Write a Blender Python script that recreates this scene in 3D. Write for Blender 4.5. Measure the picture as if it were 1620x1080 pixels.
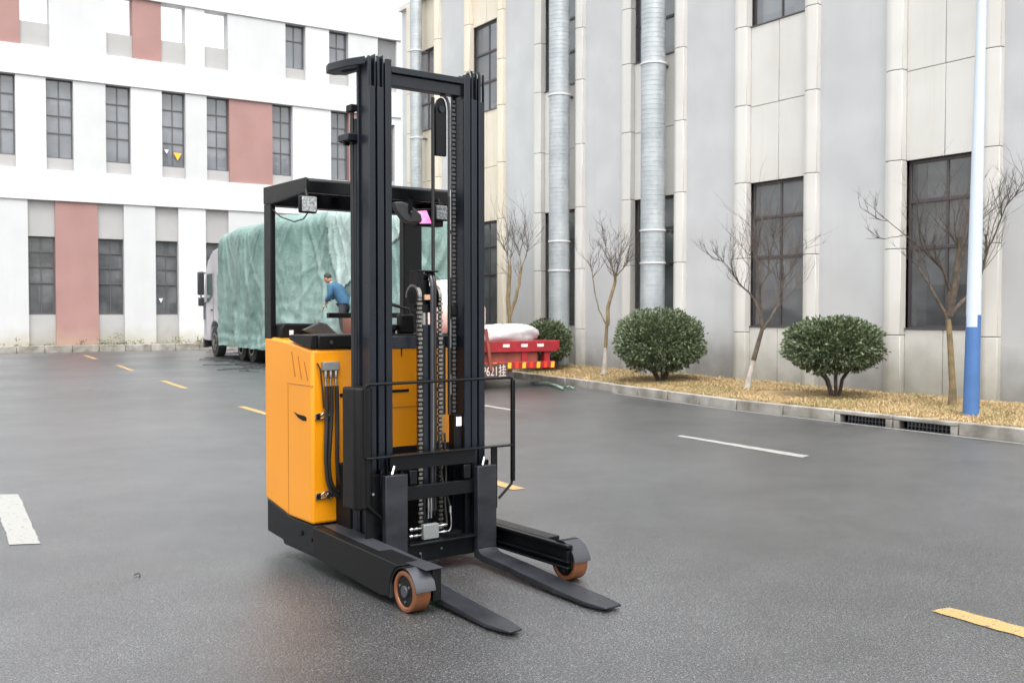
import bpy, bmesh, math, random
from mathutils import Vector, noise
for o in list(bpy.data.objects): bpy.data.objects.remove(o)
scene = bpy.context.scene
col = scene.collection
R = math.radians
random.seed(7)
# ------------------------------------------------------------------ camera
FOC, HOR, HC = 1600.0, 497.0, 1.5
TH = math.atan((540-HOR)/FOC)
cd = bpy.data.cameras.new('camera'); cam = bpy.data.objects.new('camera', cd); col.objects.link(cam)
cam.location = (0, 0, HC); cam.rotation_euler = (math.pi/2-TH, 0, 0)
cd.sensor_width = 36; cd.lens = 36*FOC/1620; cd.clip_end = 2000
cd.dof.use_dof = True; cd.dof.focus_distance = 5.4; cd.dof.aperture_fstop = 9
scene.camera = cam
# ------------------------------------------------------------------ world and sun
SUN_EL, SUN_AZ = R(68), R(165)          # azimuth clockwise from +Y : light comes from behind right
w = bpy.data.worlds.new('World'); scene.world = w; w.use_nodes = True
nt = w.node_tree; bg = nt.nodes['Background']
sky = nt.nodes.new('ShaderNodeTexSky'); sky.sky_type = 'NISHITA'; sky.sun_disc = False
sky.sun_elevation = SUN_EL; sky.sun_rotation = SUN_AZ; sky.air_density = 2.0; sky.dust_density = 5.0; sky.ozone_density = 1.0
hs = nt.nodes.new('ShaderNodeHueSaturation'); hs.inputs['Saturation'].default_value = 0.16
nt.links.new(sky.outputs[0], hs.inputs['Color']); nt.links.new(hs.outputs[0], bg.inputs[0])
bg.inputs[1].default_value = 0.15
sd = bpy.data.lights.new('sun', 'SUN'); sun = bpy.data.objects.new('sun', sd); col.objects.link(sun)
sd.energy = .5; sd.angle = R(40); sd.color = (1, .97, .93)
sv = Vector((math.sin(SUN_AZ)*math.cos(SUN_EL), math.cos(SUN_AZ)*math.cos(SUN_EL), math.sin(SUN_EL)))
sun.rotation_euler = sv.to_track_quat('Z', 'Y').to_euler(); sun.location = (8, -10, 20)
scene.view_settings.view_transform = 'Standard'; scene.view_settings.look = 'None'
scene.view_settings.exposure = 1.56; scene.view_settings.gamma = 1
scene.render.resolution_x = 1024; scene.render.resolution_y = 682

# ------------------------------------------------------------------ pixel -> world helpers (measuring only)
def ray(px, py):
    a, b = (px-810)/FOC, (540-py)/FOC
    return Vector((a, b*math.sin(TH)+math.cos(TH), b*math.cos(TH)-math.sin(TH)))
def gnd(px, py, z=0.0):
    r = ray(px, py); t = (z-HC)/r.z
    return Vector((r.x*t, r.y*t, z))
def at_depth(px, py, Y):
    r = ray(px, py); t = Y/r.y
    return Vector((r.x*t, Y, HC+r.z*t))
class Frame:      # x axis = (sin a, -cos a), y axis = (cos a, sin a)
    def __init__(s, a, o=(0, 0)):
        s.ang = a; s.a = Vector((math.sin(a), -math.cos(a), 0)); s.b = Vector((math.cos(a), math.sin(a), 0)); s.o = Vector((o[0], o[1], 0))
    def w(s, x, y, z=0): return s.o+s.a*x+s.b*y+Vector((0, 0, z))
    def l(s, p): d = p-s.o; return Vector((d.dot(s.a), d.dot(s.b), p.z))
    def rot(s): return s.ang-math.pi/2
WF = None

# ------------------------------------------------------------------ materials
def mat(name, c, rough=.5, metal=0., var=.0, vs=3., c2=None, bump=0., bs=40., streak=0., spec=.5, emis=None, es=0., coat=0., detail=5):
    m = bpy.data.materials.new(name); m.use_nodes = True; t = m.node_tree; n = t.nodes; L = t.links
    b = n['Principled BSDF']; b.inputs['Roughness'].default_value = rough; b.inputs['Metallic'].default_value = metal
    b.inputs['Specular IOR Level'].default_value = spec
    if coat: b.inputs['Coat Weight'].default_value = coat; b.inputs['Coat Roughness'].default_value = .15
    tc = n.new('ShaderNodeTexCoord')
    if c2 is None: c2 = tuple(max(0, x*(1-var)) for x in c)
    nz = n.new('ShaderNodeTexNoise'); nz.inputs['Scale'].default_value = vs; nz.inputs['Detail'].default_value = detail; nz.inputs['Roughness'].default_value = .6
    mp = n.new('ShaderNodeMapping'); L.new(tc.outputs['Object'], mp.inputs[0]); L.new(mp.outputs[0], nz.inputs['Vector'])
    if streak: mp.inputs['Scale'].default_value = (streak, streak, 1)
    rp = n.new('ShaderNodeValToRGB'); rp.color_ramp.elements[0].position = .35; rp.color_ramp.elements[1].position = .68
    rp.color_ramp.elements[0].color = (*c2, 1); rp.color_ramp.elements[1].color = (*c, 1)
    L.new(nz.outputs['Fac'], rp.inputs[0]); L.new(rp.outputs[0], b.inputs['Base Color'])
    mr = n.new('ShaderNodeMapRange'); mr.inputs['To Min'].default_value = max(0, rough-.08); mr.inputs['To Max'].default_value = min(1, rough+.1)
    nz2 = n.new('ShaderNodeTexNoise'); nz2.inputs['Scale'].default_value = vs*4; nz2.inputs['Detail'].default_value = 4
    L.new(tc.outputs['Object'], nz2.inputs['Vector']); L.new(nz2.outputs['Fac'], mr.inputs[0]); L.new(mr.outputs[0], b.inputs['Roughness'])
    if bump:
        nb = n.new('ShaderNodeTexNoise'); nb.inputs['Scale'].default_value = bs; nb.inputs['Detail'].default_value = 6
        L.new(tc.outputs['Object'], nb.inputs['Vector'])
        bp = n.new('ShaderNodeBump'); bp.inputs['Strength'].default_value = bump; bp.inputs['Distance'].default_value = .01
        L.new(nb.outputs['Fac'], bp.inputs['Height']); L.new(bp.outputs[0], b.inputs['Normal'])
    if emis:
        b.inputs['Emission Color'].default_value = (*emis, 1); b.inputs['Emission Strength'].default_value = es
    return m

def asphalt_mat():
    m = bpy.data.materials.new('asphalt'); m.use_nodes = True; t = m.node_tree; n = t.nodes; L = t.links; b = n['Principled BSDF']
    b.inputs['Coat Weight'].default_value = 1; b.inputs['Coat IOR'].default_value = 1.62; b.inputs['Coat Roughness'].default_value = .3
    tc = n.new('ShaderNodeTexCoord')
    def noi(s, d=4, r=.6):
        x = n.new('ShaderNodeTexNoise'); x.inputs['Scale'].default_value = s; x.inputs['Detail'].default_value = d; x.inputs['Roughness'].default_value = r
        L.new(tc.outputs['Object'], x.inputs['Vector']); return x
    def ramp(src, stops):
        x = n.new('ShaderNodeValToRGB'); e = x.color_ramp.elements
        while len(e) < len(stops): e.new(.5)
        for q, (p, c) in zip(e, stops): q.position = p; q.color = (*c, 1)
        L.new(src, x.inputs[0]); return x
    vor = n.new('ShaderNodeTexVoronoi'); vor.inputs['Scale'].default_value = 120; L.new(tc.outputs['Object'], vor.inputs['Vector'])
    base = ramp(noi(100, 5, .75).outputs['Fac'], [(.38, (.010, .010, .0105)), (.50, (.036, .036, .038)), (.62, (.12, .12, .121))])
    stones = ramp(vor.outputs['Color'], [(.0, (.55,)*3), (.62, (.85,)*3), (.9, (1.7,)*3)])
    big = ramp(noi(.28, 6).outputs['Fac'], [(.40, (.72,)*3), (.58, (1.12,)*3)])
    med = ramp(noi(2.2, 5).outputs['Fac'], [(.33, (.86,)*3), (.66, (1.08,)*3)])
    def mul(a, c):
        x = n.new('ShaderNodeMix'); x.data_type = 'RGBA'; x.blend_type = 'MULTIPLY'; x.inputs[0].default_value = 1
        L.new(a, x.inputs[6]); L.new(c, x.inputs[7]); return x.outputs[2]
    L.new(mul(mul(mul(base.outputs[0], stones.outputs[0]), big.outputs[0]), med.outputs[0]), b.inputs['Base Color'])
    wet = n.new('ShaderNodeMapRange'); L.new(noi(.35, 6).outputs['Fac'], wet.inputs[0])
    wet.inputs['From Min'].default_value = .35; wet.inputs['From Max'].default_value = .65; wet.inputs['To Min'].default_value = .32; wet.inputs['To Max'].default_value = .5
    L.new(wet.outputs[0], b.inputs['Roughness'])
    pit = n.new('ShaderNodeMapRange'); L.new(noi(140, 4, .8).outputs['Fac'], pit.inputs[0]); pit.inputs['From Min'].default_value = .40; pit.inputs['From Max'].default_value = .60
    pit.inputs['To Min'].default_value = .3; pit.inputs['To Max'].default_value = 1.0; L.new(pit.outputs[0], b.inputs['Coat Weight'])
    cr_ = n.new('ShaderNodeMapRange'); L.new(noi(.3, 6).outputs['Fac'], cr_.inputs[0]); cr_.inputs['From Min'].default_value = .35; cr_.inputs['From Max'].default_value = .65
    cr_.inputs['To Min'].default_value = .32; cr_.inputs['To Max'].default_value = .46; L.new(cr_.outputs[0], b.inputs['Coat Roughness'])
    bp = n.new('ShaderNodeBump'); bp.inputs['Strength'].default_value = .4; bp.inputs['Distance'].default_value = .0025
    L.new(vor.outputs['Distance'], bp.inputs['Height'])
    bp2 = n.new('ShaderNodeBump'); bp2.inputs['Strength'].default_value = .5; bp2.inputs['Distance'].default_value = .004
    L.new(noi(120, 5, .7).outputs['Fac'], bp2.inputs['Height']); L.new(bp.outputs[0], bp2.inputs['Normal']); L.new(bp2.outputs[0], b.inputs['Normal']); L.new(bp2.outputs[0], b.inputs['Coat Normal']); bp2.inputs['Strength'].default_value = .45
    return m

def paint_mat(name, c):     # worn road paint
    m = mat(name, c, .5, var=.0, vs=26, c2=(.11, .11, .11), bump=.4, bs=160, detail=9)
    e = [n for n in m.node_tree.nodes if n.type == 'VALTORGB'][0].color_ramp.elements
    e[0].position = .32; e[1].position = .44; x = e.new(.9); x.color = (*[q*.8 for q in c], 1)
    return m

def wall_mat(name, c, c2, rough=.75, top=None, splash=None, streakc=None):
    """render/stone with broad mottling, vertical rain streaks and a dirty foot"""
    m = bpy.data.materials.new(name); m.use_nodes = True; t = m.node_tree; n = t.nodes; L = t.links; b = n['Principled BSDF']
    b.inputs['Roughness'].default_value = rough
    tc = n.new('ShaderNodeTexCoord')
    def noi(s, d=4, sc=None):
        x = n.new('ShaderNodeTexNoise'); x.inputs['Scale'].default_value = s; x.inputs['Detail'].default_value = d
        if sc:
            mp = n.new('ShaderNodeMapping'); mp.inputs['Scale'].default_value = sc; L.new(tc.outputs['Object'], mp.inputs[0]); L.new(mp.outputs[0], x.inputs['Vector'])
        else: L.new(tc.outputs['Object'], x.inputs['Vector'])
        return x
    def mixc(fac, a, c_, k=1.):
        x = n.new('ShaderNodeMix'); x.data_type = 'RGBA'
        L.new(fac, x.inputs[0])
        if isinstance(a, tuple): x.inputs[6].default_value = (*a, 1)
        else: L.new(a, x.inputs[6])
        x.inputs[7].default_value = (*c_, 1); return x.outputs[2]
    def rng(src, a, bb, lo, hi):
        x = n.new('ShaderNodeMapRange'); L.new(src, x.inputs[0]); x.inputs['From Min'].default_value = a; x.inputs['From Max'].default_value = bb
        x.inputs['To Min'].default_value = lo; x.inputs['To Max'].default_value = hi; return x.outputs[0]
    o = mixc(rng(noi(.9, 7).outputs['Fac'], .38, .66, 0, 1), c, c2)
    if streakc: o = mixc(rng(noi(1.2, 6, (5, 5, .25)).outputs['Fac'], .52, .78, 0, .45), o, streakc)
    if splash:
        sx = n.new('ShaderNodeSeparateXYZ'); L.new(tc.outputs['Object'], sx.inputs[0])
        ad = n.new('ShaderNodeMath'); ad.operation = 'SUBTRACT'; L.new(sx.outputs[2], ad.inputs[0])
        mm = n.new('ShaderNodeMath'); mm.operation = 'MULTIPLY'; mm.inputs[1].default_value = .9; L.new(noi(2.5, 6).outputs['Fac'], mm.inputs[0]); L.new(mm.outputs[0], ad.inputs[1])
        o = mixc(rng(ad.outputs[0], -.25, splash[1], .85, 0), o, splash[0])
    L.new(o, b.inputs['Base Color'])
    bp = n.new('ShaderNodeBump'); bp.inputs['Strength'].default_value = .12; bp.inputs['Distance'].default_value = .01
    L.new(noi(60, 5).outputs['Fac'], bp.inputs['Height']); L.new(bp.outputs[0], b.inputs['Normal'])
    return m

M = {}
M['asphalt'] = asphalt_mat()
M['white_line'] = paint_mat('white_line', (.27, .27, .255)); M['yellow_line'] = paint_mat('yellow_line', (.33, .225, .085))
M['kerb'] = mat('kerb', (.36, .345, .315), .85, c2=(.15, .135, .11), vs=2.2, bump=.5, bs=50)
M['soil'] = mat('soil', (.34, .24, .12), .95, c2=(.19, .145, .075), vs=2.2, bump=1, bs=30)
M['_g'] = mat('dry_grass', (.62, .42, .17), .85, c2=(.38, .27, .09), vs=1.2)
M['black'] = mat('black_paint', (.004, .0045, .006), .30, vs=6, var=.35, spec=.22, bump=.04, bs=300)
M['mast'] = mat('mast_paint', (.008, .011, .017), .30, vs=5, var=.25, spec=.34, bump=.05, bs=260)
M['dark'] = mat('dark_steel', (.004, .004, .005), .6, vs=6, var=.3, spec=.2)
M['plastic'] = mat('black_plastic', (.0055, .0055, .006), .42, vs=30, var=.15, spec=.2, bump=.1, bs=500)
M['grey_plastic'] = mat('grey_plastic', (.05, .052, .056), .45, vs=8, var=.15)
M['orange'] = mat('orange_paint', (.70, .258, .002), .34, vs=2.0, c2=(.66, .24, .002), coat=.15)
M['orange_groove'] = mat('panel_gap', (.30, .10, .004), .6)
M['steel'] = mat('bright_steel', (.42, .42, .42), .28, metal=1, vs=10, var=.25)
M['alu'] = mat('aluminium_block', (.20, .215, .215), .5, metal=.3, vs=8, var=.1)
M['worn'] = mat('worn_steel', (.06, .062, .072), .34, metal=.3, vs=5, var=.4, bump=.05, bs=200, streak=.4)
M['fork'] = mat('fork_steel', (.026, .028, .034), .32, metal=.15, vs=7, c2=(.010, .011, .014), spec=.4, bump=.05, bs=200, streak=.5)
M['chain'] = mat('chain_steel', (.36, .34, .31), .35, metal=1, vs=60, var=.5)
M['wheel'] = mat('polyurethane', (.19, .062, .02), .42, vs=12, c2=(.13, .045, .015))
M['rubber'] = mat('rubber_hose', (.010, .009, .009), .45, vs=30, var=.2)
M['tyre'] = mat('tyre', (.025, .025, .026), .8, vs=20, var=.3)
M['lamp'] = mat('lamp_lens', (.42, .44, .45), .15, vs=60, c2=(.16, .17, .175), bump=1, bs=60)
M['pink'] = mat('pink_screen', (.9, .2, .5), .2, vs=14, c2=(.85, .75, .8), emis=(.9, .12, .42), es=.35)
M['sticker'] = mat('white_sticker', (.75, .76, .8), .4)
M['green_led'] = mat('green_led', (.1, .6, .3), .2, emis=(.1, .9, .4), es=3)
M['red_knob'] = mat('red_knob', (.5, .03, .03), .35)
M['wood'] = mat('tan_block', (.45, .26, .16), .6)
M['bwhite'] = wall_mat('white_render', (.565, .565, .565), (.52, .525, .53), splash=((.36, .33, .26), .55), streakc=(.50, .50, .495))
M['bwhite2'] = wall_mat('offwhite_render', (.485, .49, .495), (.46, .465, .47), splash=((.36, .33, .26), .55), streakc=(.43, .44, .445))
M['bred'] = wall_mat('red_render', (.315, .18, .165), (.285, .16, .145), splash=((.34, .24, .18), .55))
M['bgrey'] = wall_mat('grey_render', (.36, .355, .35), (.33, .325, .32), splash=((.28, .26, .2), .55))
M['louvre'] = mat('louvre_metal', (.62, .62, .63), .5)
M['glass_hi'] = mat('upper_glass', (.19, .20, .22), .08, vs=.35, c2=(.11, .12, .135), spec=1.0, detail=3)  # both glass base colours are raised to carry the pale sky reflection
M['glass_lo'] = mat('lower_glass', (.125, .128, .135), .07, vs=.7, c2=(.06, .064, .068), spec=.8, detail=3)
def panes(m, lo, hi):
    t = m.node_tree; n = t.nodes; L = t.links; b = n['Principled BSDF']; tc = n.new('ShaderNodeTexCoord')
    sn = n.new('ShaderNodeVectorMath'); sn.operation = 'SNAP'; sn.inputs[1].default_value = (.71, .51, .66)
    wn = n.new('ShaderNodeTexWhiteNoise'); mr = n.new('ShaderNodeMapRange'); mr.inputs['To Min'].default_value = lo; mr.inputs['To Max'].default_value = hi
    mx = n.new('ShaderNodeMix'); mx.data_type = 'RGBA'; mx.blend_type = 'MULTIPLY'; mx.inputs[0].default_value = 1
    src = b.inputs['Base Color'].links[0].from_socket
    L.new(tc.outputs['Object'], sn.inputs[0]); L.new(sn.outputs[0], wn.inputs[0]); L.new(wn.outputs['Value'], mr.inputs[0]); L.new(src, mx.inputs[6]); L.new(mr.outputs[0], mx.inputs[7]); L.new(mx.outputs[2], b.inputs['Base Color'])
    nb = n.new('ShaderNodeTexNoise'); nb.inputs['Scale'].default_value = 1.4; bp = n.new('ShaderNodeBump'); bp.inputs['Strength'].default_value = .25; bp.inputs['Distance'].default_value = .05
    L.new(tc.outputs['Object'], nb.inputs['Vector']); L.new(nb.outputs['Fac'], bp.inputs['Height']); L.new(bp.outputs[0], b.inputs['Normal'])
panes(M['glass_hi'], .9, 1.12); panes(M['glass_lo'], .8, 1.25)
M['frame'] = mat('window_frame', (.085, .08, .085), .5)
M['rframe'] = mat('brown_frame', (.06, .05, .052), .5)
M['stone'] = wall_mat('pale_stone', (.60, .59, .56), (.545, .53, .50), splash=((.26, .255, .22), .75), streakc=(.51, .49, .43))
M['stone_tan'] = wall_mat('stained_stone', (.66, .60, .50), (.62, .55, .45), streakc=(.56, .43, .30))
M['gwall'] = wall_mat('grey_plaster', (.50, .505, .515), (.44, .445, .455), splash=((.20, .20, .19), .6), streakc=(.45, .45, .45))
M['joint'] = mat('joint', (.10, .095, .085), .9)
M['pole_white'] = mat('pole_white', (.52, .585, .67), .4, vs=3, var=.06)
M['pole_blue'] = mat('pole_blue', (.06, .15, .36), .4, vs=3, var=.15)
M['bark'] = mat('bark', (.12, .092, .065), .9, c2=(.05, .04, .032), vs=9, bump=.6, bs=60)
M['bark_yellow'] = mat('pale_bark', (.25, .185, .09), .85, c2=(.11, .085, .05), vs=7, bump=.6, bs=60)
M['bark_white'] = mat('limed_bark', (.47, .44, .40), .9, c2=(.30, .27, .24), vs=9, bump=.5, bs=60)
M['twig'] = mat('twig', (.075, .06, .052), .9)
M['tarp'] = None
M['cab'] = mat('cab_paint', (.48, .475, .51), .35, vs=1.5, c2=(.40, .395, .42), coat=.3)
M['cab_dark'] = mat('cab_dark', (.03, .032, .035), .3)
M['cab_glass'] = mat('cab_glass', (.10, .13, .12), .06, spec=1)
M['trailer_red'] = mat('trailer_red', (.36, .018, .028), .5, c2=(.24, .016, .02), vs=3, coat=.1)
M['rust'] = mat('rusty_red', (.30, .06, .04), .7, c2=(.18, .045, .03), vs=5)
M['reflect_w'] = mat('reflector_white', (.75, .68, .6), .4); M['reflect_y'] = mat('reflector_yellow', (.85, .45, .03), .4); M['reflect_r'] = mat('reflector_red', (.6, .05, .02), .4)
M['plate'] = mat('plate_board', (.10, .045, .04), .7, c2=(.06, .035, .03), vs=5)
M['letters'] = mat('letter_paint', (.62, .56, .5), .6)
M['sack'] = mat('white_sack', (.50, .49, .49), .6, vs=4, c2=(.36, .355, .36), bump=1, bs=7)
M['pink_sack'] = mat('pink_sack', (.56, .36, .30), .5, vs=2, c2=(.52, .45, .42), bump=.8, bs=10)
M['drum'] = mat('brown_drum', (.11, .04, .025), .5)
M['coat'] = mat('blue_coat', (.04, .115, .20), .9, vs=6, c2=(.025, .08, .15), bump=.5, bs=25)
M['trousers'] = mat('dark_trousers', (.035, .04, .05), .9, bump=.3)
M['skin'] = mat('skin', (.45, .25, .18), .6); M['hair'] = mat('hair', (.02, .017, .015), .7)
M['cloth_green'] = mat('green_cloth', (.08, .16, .125), .6, vs=8, c2=(.2, .24, .2), bump=.6, bs=30)
M['debris'] = mat('dark_debris', (.035, .038, .04), .8)
def spiral_mat():
    m = mat('galvanised_duct', (.47, .50, .515), .42, metal=.35, vs=2.5, c2=(.34, .37, .39), bump=0)
    t = m.node_tree; n = t.nodes; L = t.links; b = n['Principled BSDF']
    return m
M['duct'] = spiral_mat()
def tarp_mat():
    m = mat('tarpaulin', (.225, .325, .30), .40, vs=.5, c2=(.095, .17, .152), bump=0, detail=7)
    t = m.node_tree; n = t.nodes; L = t.links; b = n['Principled BSDF']; tc = n.new('ShaderNodeTexCoord')
    h = None
    for sc, sy, st, dist, typ in (((2.2, 2.2, .5), 1.5, .6, .10, 'RIDGED_MULTIFRACTAL'), ((5, 5, 1.6), 2.2, .7, .05, 'RIDGED_MULTIFRACTAL'), ((11, 11, 15), 3, 1.1, .02, 'RIDGED_MULTIFRACTAL')):
        mp = n.new('ShaderNodeMapping'); mp.inputs['Scale'].default_value = sc; mp.inputs['Rotation'].default_value = (.35, .3, .2)
        nz = n.new('ShaderNodeTexNoise'); nz.noise_type = typ; nz.inputs['Scale'].default_value = 1; nz.inputs['Detail'].default_value = 4; nz.inputs['Distortion'].default_value = .7
        L.new(tc.outputs['Object'], mp.inputs[0]); L.new(mp.outputs[0], nz.inputs['Vector'])
        bp = n.new('ShaderNodeBump'); bp.inputs['Strength'].default_value = st*.55; bp.inputs['Distance'].default_value = dist
        L.new(nz.outputs['Fac'], bp.inputs['Height'])
        if h: L.new(h, bp.inputs['Normal'])
        h = bp.outputs[0]
    L.new(h, b.inputs['Normal'])
    return m
M['tarp'] = tarp_mat()
M['tarp_pale'] = tarp_mat(); M['tarp_pale'].name = 'pale_tarpaulin'
_e = [q for q in M['tarp_pale'].node_tree.nodes if q.type == 'VALTORGB'][0].color_ramp.elements; _e[0].color = (.25, .345, .32, 1); _e[1].color = (.42, .52, .49, 1)
def leaf_mat(name, c, c2):
    m = bpy.data.materials.new(name); m.use_nodes = True; t = m.node_tree; n = t.nodes; L = t.links; b = n['Principled BSDF']
    g = n.new('ShaderNodeNewGeometry'); rp = n.new('ShaderNodeValToRGB'); rp.color_ramp.elements[0].color = (*c, 1); rp.color_ramp.elements[1].color = (*c2, 1)
    e = rp.color_ramp.elements.new(.6); e.color = (*[(p+q)/2 for p, q in zip(c, c2)], 1)
    L.new(g.outputs['Random Per Island'], rp.inputs[0]); L.new(rp.outputs[0], b.inputs['Base Color']); b.inputs['Roughness'].default_value = .38
    return m
M['leaf'] = leaf_mat('leaf', (.024, .042, .020), (.175, .215, .11))
M['weed'] = leaf_mat('weed', (.08, .11, .04), (.22, .2, .1))
M['blade'] = leaf_mat('blade', (.34, .235, .11), (.50, .37, .19))
M['blade_green'] = leaf_mat('blade_green', (.15, .155, .055), (.32, .28, .11))

# ------------------------------------------------------------------ mesh builder
class MB:
    def __init__(s): s.v = []; s.f = []
    def add(s, vs, fs):
        k = len(s.v); s.v += [tuple(q) for q in vs]; s.f += [tuple(i+k for i in f) for f in fs]; return s
    def box(s, x0, x1, y0, y1, z0, z1):
        if x0 > x1: x0, x1 = x1, x0
        if y0 > y1: y0, y1 = y1, y0
        if z0 > z1: z0, z1 = z1, z0
        return s.add([(x0, y0, z0), (x1, y0, z0), (x1, y1, z0), (x0, y1, z0), (x0, y0, z1), (x1, y0, z1), (x1, y1, z1), (x0, y1, z1)],
                     [(0, 3, 2, 1), (4, 5, 6, 7), (0, 1, 5, 4), (1, 2, 6, 5), (2, 3, 7, 6), (3, 0, 4, 7)])
    def prism(s, poly, ax, lo, hi):      # poly of 2D points in the other two axes (in xyz order)
        def P(p, t):
            return {'x': (t, p[0], p[1]), 'y': (p[0], t, p[1]), 'z': (p[0], p[1], t)}[ax]
        n = len(poly); vs = [P(p, lo) for p in poly]+[P(p, hi) for p in poly]
        fs = [tuple(range(n)), tuple(range(2*n-1, n-1, -1))]+[(i, i+n, (i+1) % n+n, (i+1) % n) for i in range(n)]
        return s.add(vs, fs)
    def tube(s, pts, r, n=8, cap=True):
        pts = [Vector(p) for p in pts]; m = len(pts)
        rr = r if isinstance(r, (list, tuple)) else [r]*m
        up = None; vs = []
        for i, p in enumerate(pts):
            d = (pts[min(i+1, m-1)]-pts[max(i-1, 0)])
            d = d.normalized() if d.length > 1e-9 else Vector((0, 0, 1))
            if up is None:
                up = Vector((0, 0, 1)) if abs(d.z) < .9 else Vector((1, 0, 0))
            u = (up-d*up.dot(d))
            if u.length < 1e-6: u = d.orthogonal()
            u.normalize(); up = u; v = d.cross(u)
            for k in range(n):
                a = 2*math.pi*k/n; vs.append(p+(u*math.cos(a)+v*math.sin(a))*rr[i])
        fs = [(i*n+k, i*n+(k+1) % n, (i+1)*n+(k+1) % n, (i+1)*n+k) for i in range(m-1) for k in range(n)]
        if cap: fs += [tuple(range(n-1, -1, -1)), tuple(range((m-1)*n, m*n))]
        return s.add(vs, fs)
    def cyl(s, p0, p1, r, n=20): return s.tube([p0, p1], r, n)
    def ring(s, c, ax, ro, ri, h, n=32, a0=0, a1=2*math.pi):      # hollow ring about axis ax, thickness h centred on c
        full = abs(a1-a0-2*math.pi) < 1e-6; k = n if full else n+1; c = Vector(c)
        def P(a, r, t):
            x, y = math.cos(a)*r, math.sin(a)*r
            return c+{'x': Vector((t, x, y)), 'y': Vector((x, t, y)), 'z': Vector((x, y, t))}[ax]
        vs = []
        for i in range(k):
            a = a0+(a1-a0)*i/n
            vs += [P(a, ro, -h/2), P(a, ro, h/2), P(a, ri, h/2), P(a, ri, -h/2)]
        fs = []
        for i in range(n):
            j = (i+1) % k
            for q in range(4): fs.append((i*4+q, i*4+(q+1) % 4, j*4+(q+1) % 4, j*4+q))
        if not full: fs += [(0, 3, 2, 1), (4*k-4, 4*k-3, 4*k-2, 4*k-1)]
        return s.add(vs, fs)
    def ball(s, c, rx, ry=None, rz=None, n=16, m=10):
        ry = ry or rx; rz = rz or rx; vs = []; fs = []
        for i in range(m+1):
            t = math.pi*i/m
            for k in range(n):
                a = 2*math.pi*k/n; vs.append((c[0]+rx*math.sin(t)*math.cos(a), c[1]+ry*math.sin(t)*math.sin(a), c[2]+rz*math.cos(t)))
        for i in range(m):
            for k in range(n): fs.append((i*n+k, (i+1)*n+k, (i+1)*n+(k+1) % n, i*n+(k+1) % n))
        return s.add(vs, fs)
    def chain(s, pts, wdt, pitch, ax):       # leaf/roller chain along polyline; ax = pin axis vector
        pts = [Vector(p) for p in pts]; ax = Vector(ax)
        for a, b in zip(pts, pts[1:]):
            d = b-a; L_ = d.length; k = max(1, int(L_/pitch)); d.normalize(); nrm = d.cross(ax)
            for i in range(k):
                p = a+d*(i+.5)*L_/k; h = pitch*.30; ww = wdt/2 if i % 2 else wdt*.36; th = wdt*.32
                vs = [p+ax*sx*ww+d*sd_*h+nrm*sn*th for sn in (-1, 1) for sx, sd_ in ((-1, -1), (1, -1), (1, 1), (-1, 1))]
                s.add(vs, [(0, 3, 2, 1), (4, 5, 6, 7), (0, 1, 5, 4), (1, 2, 6, 5), (2, 3, 7, 6), (3, 0, 4, 7)])
        return s
    def build(s, name, m, parent=None, bev=0., seg=2, smooth=35, base=None, mats=None):
        me = bpy.data.meshes.new(name)
        off = Vector(base) if base is not None else (Vector(parent['_base']) if parent is not None and '_base' in parent else Vector((0, 0, 0)))
        me.from_pydata([tuple(Vector(q)-off) for q in s.v], [], s.f)
        bm = bmesh.new(); bm.from_mesh(me); bmesh.ops.recalc_face_normals(bm, faces=bm.faces); bm.to_mesh(me); bm.free()
        me.materials.append(m)
        o = bpy.data.objects.new(name, me); col.objects.link(o)
        if parent is not None: o.parent = parent; 
        if parent is not None and '_base' in parent: o['_base'] = tuple(off)
        if smooth:
            for p in me.polygons: p.use_smooth = True
            me.set_sharp_from_angle(angle=R(smooth))
        if bev:
            b = o.modifiers.new('bevel', 'BEVEL'); b.width = bev; b.segments = seg; b.limit_method = 'ANGLE'; b.angle_limit = R(40)
            b.harden_normals = False
        return o

def tag(o, label=None, cat=None, group=None, kind=None):
    if label: o['label'] = label
    if cat: o['category'] = cat
    if group: o['group'] = group
    if kind: o['kind'] = kind
    return o
def thing(name, label, cat, frame=None, base=(0, 0, 0), group=None):
    o = bpy.data.objects.new(name, None); col.objects.link(o); o.empty_display_size = .2
    if frame: o.location = frame.w(*base); o.rotation_euler = (0, 0, frame.rot())
    else: o.location = base
    o['_base'] = tuple(base); return tag(o, label, cat, group)

exec_parts = []
# ================================================================== GROUND
def sheet(name, poly, z, m, kind='structure', base=None):
    mb = MB(); mb.add([(p[0], p[1], z) for p in poly], [tuple(range(len(poly)))])
    o = mb.build(name, m, smooth=0); tag(o, kind=kind); return o
sheet('road', [(-400, -60), (400, -60), (400, 600), (-400, 600)], 0, M['asphalt'])

def dash(p4, m, z=.004):
    pts = [gnd(*p) for p in p4]
    mb = MB()
    # subdivided ragged outline for worn edges
    out = []
    for i in range(4):
        a, b = pts[i], pts[(i+1) % 4]; k = max(2, int((b-a).length/.06))
        for j in range(k):
            q = a.lerp(b, j/k); amp = .006
            out.append((q.x+random.uniform(-amp, amp), q.y+random.uniform(-amp, amp)))
    return sheet('lane_marking', out, z, m)
def dash_line(a, b, wd, m):
    a, b = gnd(*a), gnd(*b); d = (b-a).normalized(); nn = Vector((-d.y, d.x, 0))*wd/2
    out = []
    c = [a+nn, b+nn, b-nn, a-nn]
    for i in range(4):
        p, q = c[i], c[(i+1) % 4]; k = max(2, int((q-p).length/.08))
        for j in range(k):
            r_ = p.lerp(q, j/k); out.append((r_.x+random.uniform(-.006, .006), r_.y+random.uniform(-.006, .006)))
    return sheet('lane_marking', out, .004, m)
dash([(-14, 782), (30, 782), (63, 860), (16, 862)], M['white_line'])
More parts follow.
